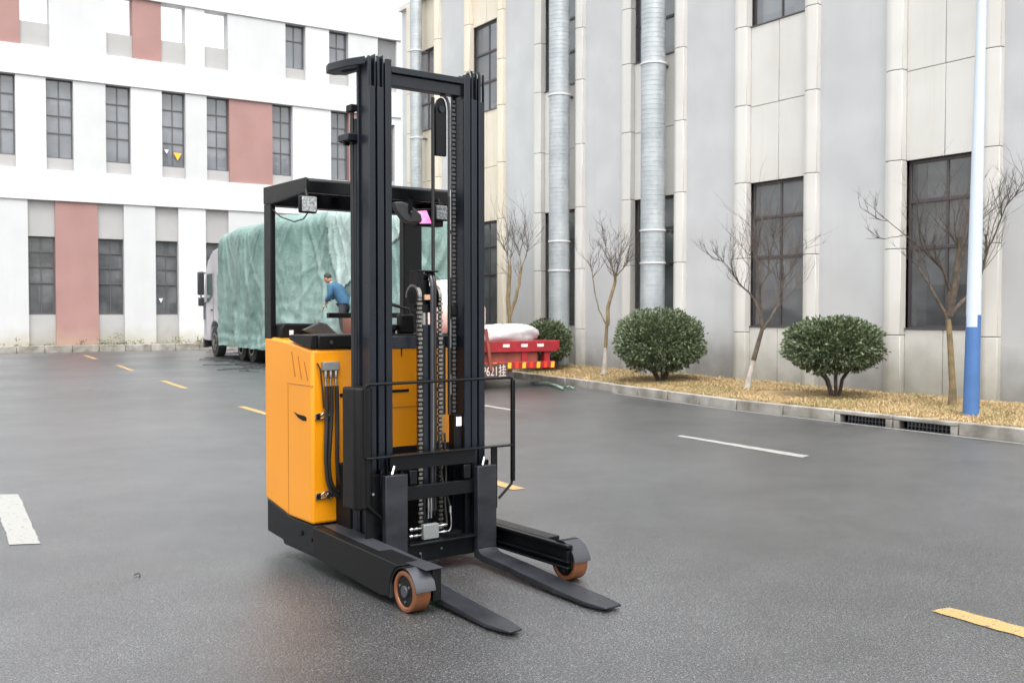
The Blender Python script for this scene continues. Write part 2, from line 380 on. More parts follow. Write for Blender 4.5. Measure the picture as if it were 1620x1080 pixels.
dash([(1070, 690), (1078, 688.5), (1281, 721), (1268, 724)], M['white_line'])
dash([(1474, 967), (1500, 961), (1660, 1003), (1660, 1020)], M['yellow_line'])
for a, b in (((134, 562), (152, 568)), ((186, 577.5), (210, 586.5)), ((257, 602), (294, 614.5)), ((381, 643), (440, 660)), ((720, 745), (822, 774))):
    dash_line(a, b, .13, M['yellow_line'])
dash_line((764, 641), (815, 649.5), .12, M['white_line']); dash_line((312, 561.5), (336, 564), .18, M['white_line'])

# kerb on the right : front edge measured along the road
KB = Frame(math.atan(1055/1600))
kx = [(4.5, 11.40), (6.55, 11.50), (9.0, 11.62), (11.4, 11.72), (14.9, 12.30), (17.5, 12.75), (20.1, 13.10), (24, 13.45), (30, 13.6)]
def kerb_y(s):
    for (a, ya), (b, yb) in zip(kx, kx[1:]):
        if s <= b: t = (s-a)/(b-a); return ya+(yb-ya)*t
    return kx[-1][1]
def kerb_run():
    s = 4.5; i = 0; KH = .155
    mb = MB(); jt = MB()
    while s < 29:
        s2 = s+.98
        y0, y1 = kerb_y(s), kerb_y(s2); hh = KH+random.uniform(-.006, .006); dy = random.uniform(-.008, .008)
        drain = (7.55 < s+.5 < 8.5) or (8.6 < s+.5 < 9.5)
        p = [(-s, y0+dy), (-s2+.022, y1+dy), (-s2+.022, y1+dy+.14), (-s, y0+dy+.14)]
        if drain:
            mb.prism(p, 'z', hh-.055, hh); e = .1
            ya, yb = y0+(y1-y0)*.1, y0+(y1-y0)*.9
            mb.prism([(-s, y0+dy+.002), (-s-.1, ya+dy+.002), (-s-.1, ya+dy+.138), (-s, y0+dy+.138)], 'z', -.02, hh-.056)
            mb.prism([(-s2+.112, yb+dy+.002), (-s2+.022, y1+dy+.002), (-s2+.022, y1+dy+.138), (-s2+.112, yb+dy+.138)], 'z', -.02, hh-.056)
        else: mb.prism(p, 'z', -.02, hh)
        s = s2
    return mb
def to_world(mb, fr): mb.v = [tuple(fr.w(*q)) for q in mb.v]; return mb
tag(to_world(kerb_run(), KB).build('kerb', M['kerb'], bev=.012), kind='structure')
# kerb drains
for s0 in (7.0+.45, 8.42):
    t = thing('drain_grate', 'black barred drain opening in the kerb, %s' % ('nearer the blue and white pole' if s0 < 8 else 'further from the pole, beside the round shrub'), 'drain', KB, (-s0, kerb_y(s0), 0), 'kerb drains')
    b = MB().box(-s0-.72, -s0+.0, kerb_y(s0)+.05, kerb_y(s0)+.07, .005, .095); b.build('drain_recess', M['dark'], t)
    b = MB()
    for k in range(13): b.box(-s0-.70+k*.055, -s0-.69+k*.055, kerb_y(s0)+.012, kerb_y(s0)+.045, .005, .095)
    b.box(-s0-.71, -s0-.01, kerb_y(s0)+.014, kerb_y(s0)+.04, .045, .052)
    b.build('grate_bars', M['cab_dark'], t)
# white edge line beside kerb
pts = [(s, kerb_y(s)-.17) for s in (4.5, 6.5, 9, 11.4, 14.9)]
mb = MB(); vs = [KB.w(-s, y, .004) for s, y in pts]+[KB.w(-s, y+.06, .004) for s, y in pts]; n_ = len(pts)
mb.add(vs, [(i, i+1, i+1+n_, i+n_) for i in range(n_-1)]); tag(mb.build('lane_marking', M['white_line'], smooth=0), kind='structure')
# planting strip (terrain rising to the wall)
WALL_Y = 14.8
def strip_z(s, t): return .14+(.02+.012*max(0, s-8))*t+.025*noise.noise(Vector((s*1.3, t*3, 0)))
mb = MB(); NS, NT = 110, 9; vs = []
for i in range(NS):
    s = 4.3+i*(29-4.3)/(NS-1)
    for j in range(NT):
        t = j/(NT-1); y = kerb_y(s)+.13+(WALL_Y+.3-kerb_y(s)-.13)*t
        vs.append(KB.w(-s, y, strip_z(s, t)))
mb.add(vs, [(i*NT+j, (i+1)*NT+j, (i+1)*NT+j+1, i*NT+j+1) for i in range(NS-1) for j in range(NT-1)])
tag(mb.build('planting_strip', M['soil'], smooth=60), kind='structure')
def blades(n, green):
    mb = MB()
    for _ in range(n):
        s = random.uniform(4.5, 27) if random.random() < .5 else random.uniform(5.5, 16)
        t = random.random()**1.15
        g = noise.noise(Vector((s*.55, t*2.2, 3)))+.35*noise.noise(Vector((s*2.1, t*5, 8)))
        if green and g < .12: continue
        if not green and g < -.42: continue
        if t > .86 and random.random() < .8: continue
        y = kerb_y(s)+.15+(WALL_Y-kerb_y(s)-.3)*t; z = strip_z(s, t)
        p = KB.w(-s, y, z-.005); a = random.uniform(0, 6.28); h = random.uniform(.015, .06); ln = random.uniform(.01, .09); wd = random.uniform(.0022, .005)
        d = Vector((math.cos(a), math.sin(a), 0)); q = Vector((-d.y, d.x, 0))*wd
        mb.add([p-q, p+q, p+d*ln*.5+q*.7+Vector((0, 0, h*.75)), p+d*ln*.5-q*.7+Vector((0, 0, h*.75)), p+d*ln*1.2+Vector((0, 0, h*random.uniform(.6, 1)))], [(0, 1, 2, 3), (3, 2, 4)])
    return mb
tag(blades(110000, False).build('dry_grass', M['blade'], smooth=0), 'straw coloured dry grass on the strip behind the kerb', 'grass', kind='stuff')
tag(blades(60000, True).build('green_grass', M['blade_green'], smooth=0), 'greener tufts of grass among the dry grass', 'grass', kind='stuff')

# ================================================================== RIGHT BUILDING
ROOF = 11.0
def right_building():
    t = thing('workshop_building', 'long grey plaster building with pale stone pilasters and tall windows on the right', 'building', KB, (-18, WALL_Y, 0))
    U0, P = 8.82, 3.48
    y = WALL_Y
    S0, S1 = 1.6, 28.75
    grey = MB(); 
    # bays at U0 + P*i : [pil .29][bay 1.42][pil .32] then grey 1.45
    prev = S0
    bays = []
    for i in range(-2, 6):
        a = U0+P*i
        if a < S0: 
            continue
        bays.append(a)
        grey.box(-a-.05, -prev, y, y+.4, -.3, ROOF); prev = a+2.03-.05
    grey.box(-S1, -prev, y, y+.4, -.3, ROOF)
    grey.box(-S1+.01, -S0-.01, y+.6, y+9, -.3, ROOF-.15)      # body behind
    g = grey.build('plaster_wall', M['gwall'], t, smooth=0)
    cop = MB().box(-S1-.05, -S0, y-.10, y+.55, ROOF+.002, ROOF+.16); cop.build('roof_coping', M['stone'], t, bev=.01)
    joints = [1.15, 2.59, 4.06, 5.56, 7.08, 8.3, 9.6]
    for bi, a in enumerate(bays):
        far = a > 25
        sm = M['stone_tan'] if a > 22 else M['stone']
        for (p0, p1, flip) in ((a, a+.29, 1), (a+1.71, a+2.03, 0)):
            m_ = MB(); jm = MB(); zs = [-.2]+joints+[ROOF]
            # plan outline of the pilaster : flat face and one chamfered side
            c = .15
            def plan(g_):
                # s from p0 (nearer) to p1 (further): chamfer on the side turned to the grey wall
                return [(-p0-g_, y+.05), (-p0-g_, y-.10+g_), (-p0-c, y-.15+g_), (-p1+g_, y-.15+g_) if False else (-p1+c*.6, y-.15+g_), (-p1+g_, y-.10+g_), (-p1+g_, y+.05)]
            for z0, z1 in zip(zs, zs[1:]): m_.prism(plan(0), 'z', z0+.006, z1-.006)
            jm.prism(plan(.012), 'z', -.2, ROOF-.02)
            m_.build('pilaster', sm, t, bev=.006, seg=1); jm.build('pilaster_joint', M['joint'], t, smooth=0)
        b0, b1 = a+.29, a+1.71; mid = (b0+b1)/2; pd = y+.02
        spans = [(-.2, 1.25, None), (1.25, 4.05, 'w'), (4.05, 7.07, 'p'), (7.07, 9.5, 'w'), (9.5, ROOF, 'p')]
        for z0, z1, k in spans:
            if k == 'w':
                f = MB(); fy = y+.10; fw = .045
                f.box(-b1+.003, -b1+.05, fy, fy+.06, z0+.003, z1-.003); f.box(-b0-.05, -b0-.003, fy, fy+.06, z0+.003, z1-.003)
                f.box(-b1+.05, -b0-.05, fy, fy+.06, z0+.003, z0+.055); f.box(-b1+.05, -b0-.05, fy, fy+.06, z1-.055, z1-.003)
                f.box(-mid-fw/2, -mid+fw/2, fy+.004, fy+.056, z0+.055, z1-.055)
                tr = [2.6, 3.37] if z0 < 3 else [7.9, 8.7]
                for q in tr: f.box(-b1+.05, -b0-.05, fy-.004, fy+.05, q-.03, q+.03)
                fo = f.build('window', M['rframe'], t, bev=.004, seg=1)
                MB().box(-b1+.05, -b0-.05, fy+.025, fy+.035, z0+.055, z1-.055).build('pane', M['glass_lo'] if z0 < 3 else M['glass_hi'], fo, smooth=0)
                MB().box(-b1+.003, -b0-.003, pd-.02, fy-.003, z0+.0, z0+.02).build('sill', M['frame'], fo, smooth=0)
            else:
                pm = MB()
                zz = [z0, 5.53, z1] if z0 == 4.05 else [z0, z1]
                for za, zb in zip(zz, zz[1:]):
                    for sa, sb in ((b0, mid), (mid, b1)):
                        pm.box(-sb+.006, -sa-.006, pd, pd+.05, za+.006, zb-.006)
                pm.box(-b1, -b0, pd+.012, pd+.30, z0+.01, z1-.01) if False else None
                pm.build('stone_panel', sm, t, bev=.003, seg=1)
                MB().box(-b1, -b0, pd+.014, pd+.30, z0+.012, z1-.012).build('panel_joint', M['joint'], t, smooth=0)
    # dark inside band behind windows
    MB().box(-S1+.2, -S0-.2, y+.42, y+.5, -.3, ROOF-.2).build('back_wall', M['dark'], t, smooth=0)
    return t
right_building()
def duct(s, r, y, label, ztop, bands):
    t = thing('ventilation_duct', label, 'duct', KB, (-s, y, 0), 'spiral ventilation ducts')
    mb = MB(); n = 28; vs = []; z = .12; zs = []
    while z < ztop: zs += [(z, r), (z+.003, r+.004), (z+.010, r+.004), (z+.013, r)]; z += .10
    zs = [(0.05, r)]+zs
    mb.tube([(-s, y, q[0]) for q in zs], [q[1] for q in zs], n)
    mb.build('spiral_pipe', M['duct'], t, smooth=20)
    for b in bands:
        MB().ring((-s, y, b), 'z', r+.02, r-.01, .035, 32).build('clamp_band', M['louvre'], t)
        bb = MB().box(-s-.03, -s+.03, y+r-.02, WALL_Y+.08, b-.03, b+.03)
        bb.build('wall_bracket', M['frame'], t)
duct(16.41, .26, 14.42, 'galvanised round duct rising beside the bay behind the middle shrub', ROOF+.6, [2.59, 3.28, 6.8, 9.6])
duct(19.8, .25, 14.42, 'galvanised round duct rising behind the small far shrub', ROOF+.6, [2.55, 3.25, 6.75, 9.4])
duct(27.17, .18, 14.46, 'furthest galvanised duct at the end of the grey building, beside the mast top', ROOF+1.6, [2.6, 6.8, 9.4])

# ================================================================== LEFT BUILDING
LB = Frame(math.pi/2-math.atan((3300-810)/1600))
def left_building():
    X = -44.0
    t = thing('factory_building', 'white three storey building with dusty red panels and narrow windows on the left', 'building', LB, (X, 8, 0))
    def bx(name, s0, s1, z0, z1, m, d0=0., d1=.6, bev=.0, parent=t):
        return MB().box(X-d1, X-d0, s0, s1, z0, z1).build(name, m, parent, bev=bev, smooth=0 if not bev else 35)
    SL, SR = -30., 21.95
    for z0, z1 in ((6.03, 7.25), (10.9, 12.07), (14.57, 16.05)):
        bx('wall_band', SL, SR, z0, z1, M['bwhite'], -.06, .6, bev=.01)
    def window(s0, s1, z0, z1, hi, tr, uniq=False):
        D = .26; fo = MB()
        fo.box(X-D-.07, X-D, s0, s0+.05, z0, z1); fo.box(X-D-.07, X-D, s1-.05, s1, z0, z1)
        fo.box(X-D-.07, X-D, s0+.05, s1-.05, z0, z0+.06); fo.box(X-D-.07, X-D, s0+.05, s1-.05, z1-.06, z1)
        mid = (s0+s1)/2; fo.box(X-D-.065, X-D-.003, mid-.018, mid+.018, z0+.06, z1-.06)
        for q in tr: fo.box(X-D-.062, X-D+.004, s0+.05, s1-.05, q-.022, q+.022)
        w_ = fo.build('window', M['frame'], t, smooth=0)
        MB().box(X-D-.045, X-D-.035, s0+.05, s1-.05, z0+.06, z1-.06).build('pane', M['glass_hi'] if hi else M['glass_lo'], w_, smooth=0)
        return w_
    W1, W2 = M['bwhite'], M['bwhite2']
    # ground floor
    g = [(-16.4, -15.4, 'w'), (-15.4, -13.8, 'r'), (-11.5, -10.5, 'w'), (-9.4, -8.4, 'w'), (-6.2, -5.2, 'w'), (-5.2, -3.6, 'r'), (-3.6, -2.6, 'w'), (-1.3, -.3, 'w'), (1.0, 2.0, 'w'),
         (5.56, 6.56, 'w'), (6.56, 8.17, 'r'), (8.17, 9.18, 'w'), (10.44, 11.4, 'w'), (12.55, 13.55, 'w')]
    f2 = [(-12.2, -11.2, 'w'), (-9.9, -8.9, 'w'), (-7.7, -6.7, 'w'), (-6.7, -4.8, 'r'), (-4.8, -3.8, 'w'), (-2.6, -1.6, 'w'), (-.4, .6, 'w'), (1.9, 2.9, 'w'),
          (4.17, 5.17, 'w'), (6.27, 7.28, 'w'), (8.51, 9.5, 'w'), (10.75, 11.73, 'w'), (12.63, 13.62, 'w'), (13.62, 15.56, 'r'), (15.56, 16.5, 'w'), (18.34, 19.24, 'w'), (19.24, 20.2, 'r'), (20.6, 21.6, 'l')]
    f3 = [(-6, -5, 'o'), (-3, -2, 'o'), (-2, -1, 'r'), (-1, 0, 'o'), (2.6, 3.6, 'o'), (4.3, 5.37, 'r'), (5.37, 6.42, 'o'), (8.57, 9.6, 'o'), (9.6, 10.76, 'r'), (10.76, 11.75, 'o'), (12.56, 13.57, 'o'), (16.18, 17.13, 'W'), (18.27, 19.22, 'W'), (20.72, 21.71, 'L')]
    def floor(lst, z0, z1, toneflip):
        prev = SL; k = 0
        for s0, s1, ty in lst:
            if s0 > prev+.02:
                bx('wall', prev, s0, z0, z1, (W1, W2)[(k+toneflip) % 2] if s0-prev < 3 else W2)
                k += 1
            prev = s1
            if ty == 'r': bx('red_panel', s0, s1, z0, z1, M['bred'], .03, .6)
            elif ty == 'w' and z0 < 1:
                bx('grey_panel', s0, s1, 0, 1.48, M['bgrey'], .14, .6); bx('grey_panel', s0, s1, 4.6, z1, M['bgrey'], .14, .6)
                window(s0, s1, 1.48, 4.6, False, [2.75, 3.4, 4.0])
            elif ty == 'w':
                bx('grey_panel', s0, s1, z0, 7.74, M['bgrey'], .12, .6); window(s0, s1, 7.74, z1, True, [8.75, 9.45, 10.15])
            elif ty == 'W':
                bx('grey_panel', s0, s1, z0, 12.6, M['bgrey'], .12, .6); window(s0, s1, 12.6, z1, True, [13.85])
            elif ty == 'o':
                bx('grey_panel', s0, s1, z0, 13.03, M['bgrey'], .10, .6)
            elif ty in 'lL':
                zl = 7.9 if ty == 'l' else 12.7; zt = z1-.35 if ty == 'l' else z1
                bx('grey_panel', s0, s1, z0, zl, M['bgrey'], .12, .6)
                if zt < z1: bx('wall', s0, s1, zt, z1, W1)
                lv = MB(); z = zl+.03
                while z < zt-.08: lv.prism([(X-.30, z), (X-.28, z), (X-.12, z+.07), (X-.14, z+.07)], 'y', s0+.03, s1-.03); z += .105
                lv.box(X-.34, X-.32, s0, s1, zl, zt); lv.build('louvre', M['louvre'], t, smooth=0)
        bx('wall', prev, SR, z0, z1, W1 if SR-prev < 2 else W2)
    floor(g, 0, 6.03, 0); floor(f2, 7.25, 10.9, 1); floor(f3, 12.07, 14.57, 1)
    # rear mass : rooms behind the two lower floors (the top storey is an open screen wall on the left)
    MB().box(X-12, X-.62, SL, SR, 0, 11.2).build('building_body', M['bwhite2'], t, smooth=0)
    MB().box(X-5, X-.62, 16.0, SR, 11.2, 15.7).build('building_body', M['bwhite2'], t, smooth=0)
    # pennant stickers in one window and strips painted as daylight in the ground floor glass
    for (px, py, sx, m) in ((281, 248, .17, M['reflect_y']), (263.5, 240, .09, M['sticker'])):
        r_ = ray(px, py); fr_a = LB.a; tt = (X-.22)/(r_.dot(fr_a)); p = LB.l(Vector((0, 0, HC))+r_*tt)
        MB().prism([(p.y-sx, p.z+sx*.9), (p.y+sx, p.z+sx*.9), (p.y, p.z-sx)], 'x', X-.22, X-.215).build('pennant', m, t, smooth=0)
    r_ = ray(254.5, 475); tt = (X-.22)/(r_.dot(LB.a)); p = LB.l(Vector((0, 0, HC))+r_*tt)
    MB().prism([(p.y-.09, p.z+.08), (p.y+.09, p.z+.08), (p.y, p.z-.1)], 'x', X-.22, X-.215).build('pennant', M['sticker'], t, smooth=0)
    # daylight through far openings, painted as pale strips on the ground floor glass
    for x0, x1, ya, yb in ((159.5, 166, 419, 447), (276.5, 281.5, 421, 462)):
        q = []
        for px_, py_ in ((x0, ya), (x1, yb)):
            r_ = ray(px_, py_); tt = (X-.30)/(r_.dot(LB.a)); q.append(LB.l(Vector((0, 0, HC))+r_*tt))
        MB().box(X-.303, X-.300, q[0].y, q[1].y, q[1].z, q[0].z).build('painted_daylight', M['sticker'], t, smooth=0)
    # kerb and weedy strip at the foot
    k = MB(); s = -30.
    while s < 22: k.box(X+.75, X+.95, s, s+.985, -.02, .27); s += 1.0
    return t, k
t, k = left_building()
tag(to_world(k, LB).build('kerb', M['kerb'], bev=.015), kind='structure')
mb = MB(); mb.box(-44, -43.25, -30, 22, -.02, .25); tag(to_world(mb, LB).build('planting_strip', M['kerb']), kind='structure')
mb = MB()
for _ in range(80):
    s = random.uniform(-2, 14); x = -43.9+random.random()*.3; h = random.uniform(.05, .4)*random.random()
    for j in range(int(9+h*60)):
        a = random.uniform(0, 6.28); r1 = random.uniform(.0, .16); z = .25+random.random()*h*1.5
        p = Vector((x+math.cos(a)*r1, s+math.sin(a)*r1, z)); q = Vector((random.uniform(-1, 1), random.uniform(-1, 1), random.uniform(-1, 1)))*.035; u = q.orthogonal().normalized()*.02
        mb.add([p-q, p+u, p+q, p-u], [(0, 1, 2, 3)])
tag(to_world(mb, LB).build('weeds', M['weed'], smooth=0), 'low weeds growing along the foot of the white wall', 'weeds', kind='stuff')

# ================================================================== SHRUBS AND TREES
def shrub(base_px, cx, cz_px, wpx, toppx, botpx, label, seed, gz=.17):
    rnd = random.Random(seed); b = gnd(base_px[0], base_px[1], gz); Y = b.y; sc = Y/FOC
    c = Vector(((cx-810)*sc, Y, 0)); rx = wpx*sc/2
    zt = HC+(HOR-toppx)*sc; zb = HC+(HOR-botpx)*sc; cz = zb+(zt-zb)*.46; rz_up = zt-cz; rz_dn = cz-zb
    t = thing('round_shrub', label, 'shrub', None, tuple(b), 'clipped round shrubs')
    mb = MB()
    n = int(17000*(rx/.8)**1.4)
    for i in range(n):
        while True:
            d = Vector((rnd.gauss(0, 1), rnd.gauss(0, 1), rnd.gauss(0, 1)))
            if d.length > .1: break
        d.normalize()
        lump = 1+.13*noise.noise(d*2.1+Vector((seed, 0, 0)))+.09*noise.noise(d*6)+(.10*rnd.random() if rnd.random() < .04 else 0)
        rr = (rnd.random()**.33)*lump; d = Vector([math.copysign(abs(q_)**.88, q_) for q_ in d])
        gap = noise.noise(d*4.5+Vector((seed*3, 1, 2)))
        if gap < -.28 and rr > .75: rr *= .8
        rz = rz_up if d.z > 0 else rz_dn
        p = Vector((c.x+d.x*rx*rr, c.y+d.y*rx*rr, cz+d.z*rz*rr))
        # leaf : lanceolate quad pair with random tilt, drooping outward
        ln = rnd.uniform(.045, .085); wd = ln*.48
        o = (d+Vector((rnd.uniform(-.8, .8), rnd.uniform(-.8, .8), rnd.uniform(-.5, .9)))).normalized()
        s_ = o.cross(Vector((rnd.uniform(-1, 1), rnd.uniform(-1, 1), rnd.uniform(-.4, 1)))).normalized()*wd/2
        up = s_.cross(o).normalized()*wd*.18
        mb.add([p, p+o*ln*.45+s_, p+o*ln*.45+up*-1, p+o*ln*.45-s_, p+o*ln], [(0, 1, 2), (0, 2, 3), (1, 4, 2), (2, 4, 3)])
    mb.build('foliage', M['leaf'], t, smooth=0)
    st = MB()
    for k in range(7):
        a = k*2*math.pi/7+rnd.random()*.5; e = Vector((c.x+math.cos(a)*rx*.45, c.y+math.sin(a)*rx*.45, zb+.15))
        b0 = b+Vector((math.cos(a)*.05, math.sin(a)*.05, -.04)); m1 = b0.lerp(e, .45)+Vector((-math.cos(a)*.05, -math.sin(a)*.05, .05))
        st.tube([b0, m1, e, e+Vector((math.cos(a)*.1, math.sin(a)*.1, .3))], [.028, .022, .015, .008], 7)
    st.build('stems', M['bark'], t)
shrub((1322, 627), 1317, 550, 150, 502, 588, 'large round evergreen shrub with bare stems showing, nearest the blue and white pole', 3)
shrub((1047, 604), 1043, 548, 140, 490, 586, 'round evergreen shrub in front of the second duct, middle one of three', 5)
shrub((864, 580), 865, 540, 78, 507, 572, 'small far round evergreen shrub beside the red trailer bed', 9, .27)

def tree(base_px, label, limbs, seed, white_to=.3, trunk=None, r0=.05, m='bark', tw=1.0, z0=.17, low_m='bark_white', limb_m=None):
    """limbs : list of pixel polylines (dx to depth added) ; twigs are grown from them"""
    rnd = random.Random(seed); b = gnd(base_px[0], base_px[1], z0); Y = b.y
    t = thing('bare_tree', label, 'tree', None, tuple(b), 'bare young trees')
    def P(q): return at_depth(q[0], q[1], Y+(q[2] if len(q) > 2 else 0))
    tr = [b-Vector((0, 0, .05))]+[P(q) for q in trunk]
    trb = MB(); n = len(tr); k0 = 1
    rads = [r0*(1-.3*i/(n-1)) for i in range(n)]
    rads[0] *= 1.25
    cut = max(2, int(n*white_to))
    low = MB().tube(tr[:cut], rads[:cut], 10); low.build('limewashed_trunk' if low_m == 'bark_white' else 'lower_trunk', M[low_m], t)
    trb.tube(tr[cut-1:], [x*.99 for x in rads[cut-1:]], 10); trb.build('trunk', M[m], t)
    lb = MB(); tb = MB()
    def twig(p, d, ln, r, dep):
        pts = [p]; k = 5; q = p
        for i in range(k):
            d = (d+Vector((rnd.uniform(-.22, .22), rnd.uniform(-.22, .22), rnd.uniform(-.1, .2)))).normalized(); q = q+d*ln/k; pts.append(q)
        tb.tube(pts, [r*(1-.75*i/k) for i in range(k+1)], 4 if r < .006 else 5, cap=False)
        if dep > 0:
            for j in range(rnd.choice((2, 3, 3, 4))):
                i = rnd.randint(1, k); dd = (d+Vector((rnd.uniform(-1, 1), rnd.uniform(-1, 1), rnd.uniform(-.3, .7)))*.75).normalized()
                twig(pts[i], dd, ln*rnd.uniform(.5, .8), max(.0016, r*.55), dep-1)
    for li in limbs:
        pts = [P(q) for q in li['p']]; n = len(pts)
        # resample with a little wobble
        rs = []
        for a, c in zip(pts, pts[1:]):
            for j in range(3):
                q = a.lerp(c, j/3); 
                if rs: q = q+Vector((rnd.uniform(-.008, .008), rnd.uniform(-.01, .01), rnd.uniform(-.008, .008)))
                rs.append(q)
        rs.append(pts[-1]); r1 = li.get('r', .022); r2 = li.get('e', .008)
        lb.tube(rs, [r1+(r2-r1)*i/(len(rs)-1) for i in range(len(rs))], 7)
        for j in range(li.get('n', 6)):
            i = int(rnd.uniform(li.get('from', .45), 1.0)*(len(rs)-1)); i = max(1, min(i, len(rs)-1))
            d = (rs[i]-rs[i-1]).normalized()
            dd = (d*.7+Vector((rnd.uniform(-.7, .7), rnd.uniform(-.7, .7), rnd.uniform(.1, .8)))).normalized()
            twig(rs[i], dd, li.get('l', .5)*rnd.uniform(.6, 1.15)*tw, li.get('tr', .007), li.get('d', 2))
    lb.build('branches', M[limb_m or m], t); tb.build('twigs', M['twig'], t)
# nearest tree beside the pole
tree((1507, 640), 'bare multi-branched tree standing immediately beside the blue and white pole', [
    {'p': [(1500, 505), (1478, 465, .1), (1455, 425, .2), (1448, 395, .3)], 'r': .028, 'n': 7, 'l': .55},
    {'p': [(1500, 500), (1502, 460), (1490, 425, -.2), (1460, 395, -.3), (1430, 370, -.3)], 'r': .03, 'n': 9, 'l': .7},
    {'p': [(1503, 500), (1510, 450), (1516, 400), (1517, 375)], 'r': .045, 'e': .03, 'n': 13, 'l': .85, 'from': .6},
    {'p': [(1505, 495), (1530, 470, .2), (1548, 445, .3), (1561, 400, .3), (1560, 370, .3)], 'r': .03, 'e': .016, 'n': 12, 'l': .8},
    {'p': [(1508, 480), (1516, 440, .1), (1527, 400, .2), (1530, 375, .2)], 'r': .03, 'n': 7, 'l': .7},
    {'p': [(1561, 400, .3), (1575, 370, .2), (1590, 330, .1), (1612, 300, 0)], 'r': .014, 'e': .005, 'n': 9, 'l': .6},
    {'p': [(1430, 370, -.3), (1405, 350, -.3), (1375, 345, -.3)], 'r': .007, 'e': .003, 'n': 3, 'l': .35},
    {'p': [(1430, 372, -.3), (1400, 378, -.2), (1370, 377, -.2)], 'r': .006, 'e': .003, 'n': 2, 'l': .3}],
    11, .35, [(1507, 610), (1505, 575), (1503, 540), (1500, 505)], .055, 'bark_yellow', low_m='bark_yellow', limb_m='bark')
tree((1182, 611), 'bare tree with leaning whitewashed trunk and dark bushy crown before a ground floor window', [
    {'p': [(1205, 520), (1201, 490), (1190, 468, .1), (1170, 450, .1), (1158, 430, .1)], 'r': .024, 'n': 8, 'l': .6},
    {'p': [(1206, 520), (1203, 480), (1203, 450, -.1), (1200, 420, -.1), (1190, 395, -.1)], 'r': .03, 'n': 14, 'l': .75},
    {'p': [(1208, 520), (1218, 505), (1232, 480, .2), (1238, 450, .2), (1240, 420, .2)], 'r': .03, 'n': 12, 'l': .7},
    {'p': [(1203, 455, -.1), (1215, 430, 0), (1220, 395, 0), (1224, 370)], 'r': .015, 'n': 10, 'l': .6},
    {'p': [(1158, 430, .1), (1145, 415, .1), (1125, 408, .1)], 'r': .009, 'e': .004, 'n': 6, 'l': .4},
    {'p': [(1238, 445, .2), (1252, 425, .2), (1265, 400, .3)], 'r': .012, 'e': .005, 'n': 7, 'l': .5}],
    21, .65, [(1186, 595), (1192, 570), (1199, 545), (1206, 520)], .052, 'bark', 1.0, .235)
tree((955, 588), 'slender bare tree with forked trunk between the two ducts', [
    {'p': [(960, 515), (948, 490, .1), (940, 460, .2), (937, 430, .2), (930, 412, .2)], 'r': .018, 'e': .008, 'n': 7, 'l': .5, 'from': .6},
    {'p': [(961, 515), (962, 485), (972, 450, .1), (974, 435, .1)], 'r': .045, 'e': .03, 'n': 6, 'l': .6, 'from': .7},
    {'p': [(974, 440, .1), (968, 425), (966, 410)], 'r': .02, 'e': .015, 'n': 8, 'l': .55},
    {'p': [(974, 438, .1), (985, 425), (993, 410)], 'r': .018, 'e': .008, 'n': 8, 'l': .45},
    {'p': [(974, 438, .1), (977, 418), (982, 400)], 'r': .014, 'e': .007, 'n': 7, 'l': .55},
    {'p': [(966, 414), (958, 390), (950, 365)], 'r': .007, 'e': .004, 'n': 6, 'l': .4}],
    31, .7, [(957, 570), (958, 550), (959, 530), (960, 515)], .048, 'bark_yellow', .85, .27)
tree((806, 584), 'bare tree forking into two pollarded limbs behind the trailer bed', [
    {'p': [(806, 500), (803, 475), (805, 450), (806, 422)], 'r': .05, 'e': .045, 'n': 3, 'l': .4, 'from': .8},
    {'p': [(807, 498), (815, 475), (821, 450), (825, 422)], 'r': .04, 'e': .03, 'n': 3, 'l': .4, 'from': .8},
    {'p': [(806, 424), (802, 405), (796, 385)], 'r': .012, 'e': .005, 'n': 8, 'l': .65},
    {'p': [(806, 424), (808, 408), (809, 395)], 'r': .012, 'e': .005, 'n': 6, 'l': .6},
    {'p': [(825, 424), (832, 405), (838, 385)], 'r': .012, 'e': .005, 'n': 8, 'l': .7},
    {'p': [(825, 424), (822, 405), (820, 390)], 'r': .01, 'e': .005, 'n': 6, 'l': .65}],
    41, .5, [(806, 560), (806, 535), (806, 515), (806, 500)], .055, 'bark_yellow', 1.0, .30)

# pole
pb = gnd(1536, 657, .15)
t = thing('lamp_pole', 'tall tapering pole painted white above and blue below on the grass strip', 'pole', None, tuple(pb))
sc = pb.y/FOC
zb = HC+(HOR-498)*sc; r_b, r_t = 12.5*sc, 6.0*sc
def rp(z): return r_b+(r_t-r_b)*(z/6.8)
def lean(z): return Vector((pb.x+.014*(z-.1), pb.y, z))
MB().tube([lean(.1), lean(zb)], [rp(.1), rp(zb)], 24).build('blue_paint_section', M['pole_blue'], t)
mb = MB(); mb.tube([lean(zb+.0), lean(9)], [rp(zb), rp(9)], 24); mb.build('pole', M['pole_white'], t)
# the ragged edge of the white paint
q = lean(zb-.08)
MB().ring((q.x, q.y, q.z), 'z', rp(zb)+.003, rp(zb)-.003, .16, 8, R(185), R(275)).build('paint_step', M['pole_white'], t)
MB().tube([lean(.08), lean(.14)], [rp(0)*1.25, rp(0)*1.1], 24).build('base_collar', M['pole_blue'], t)

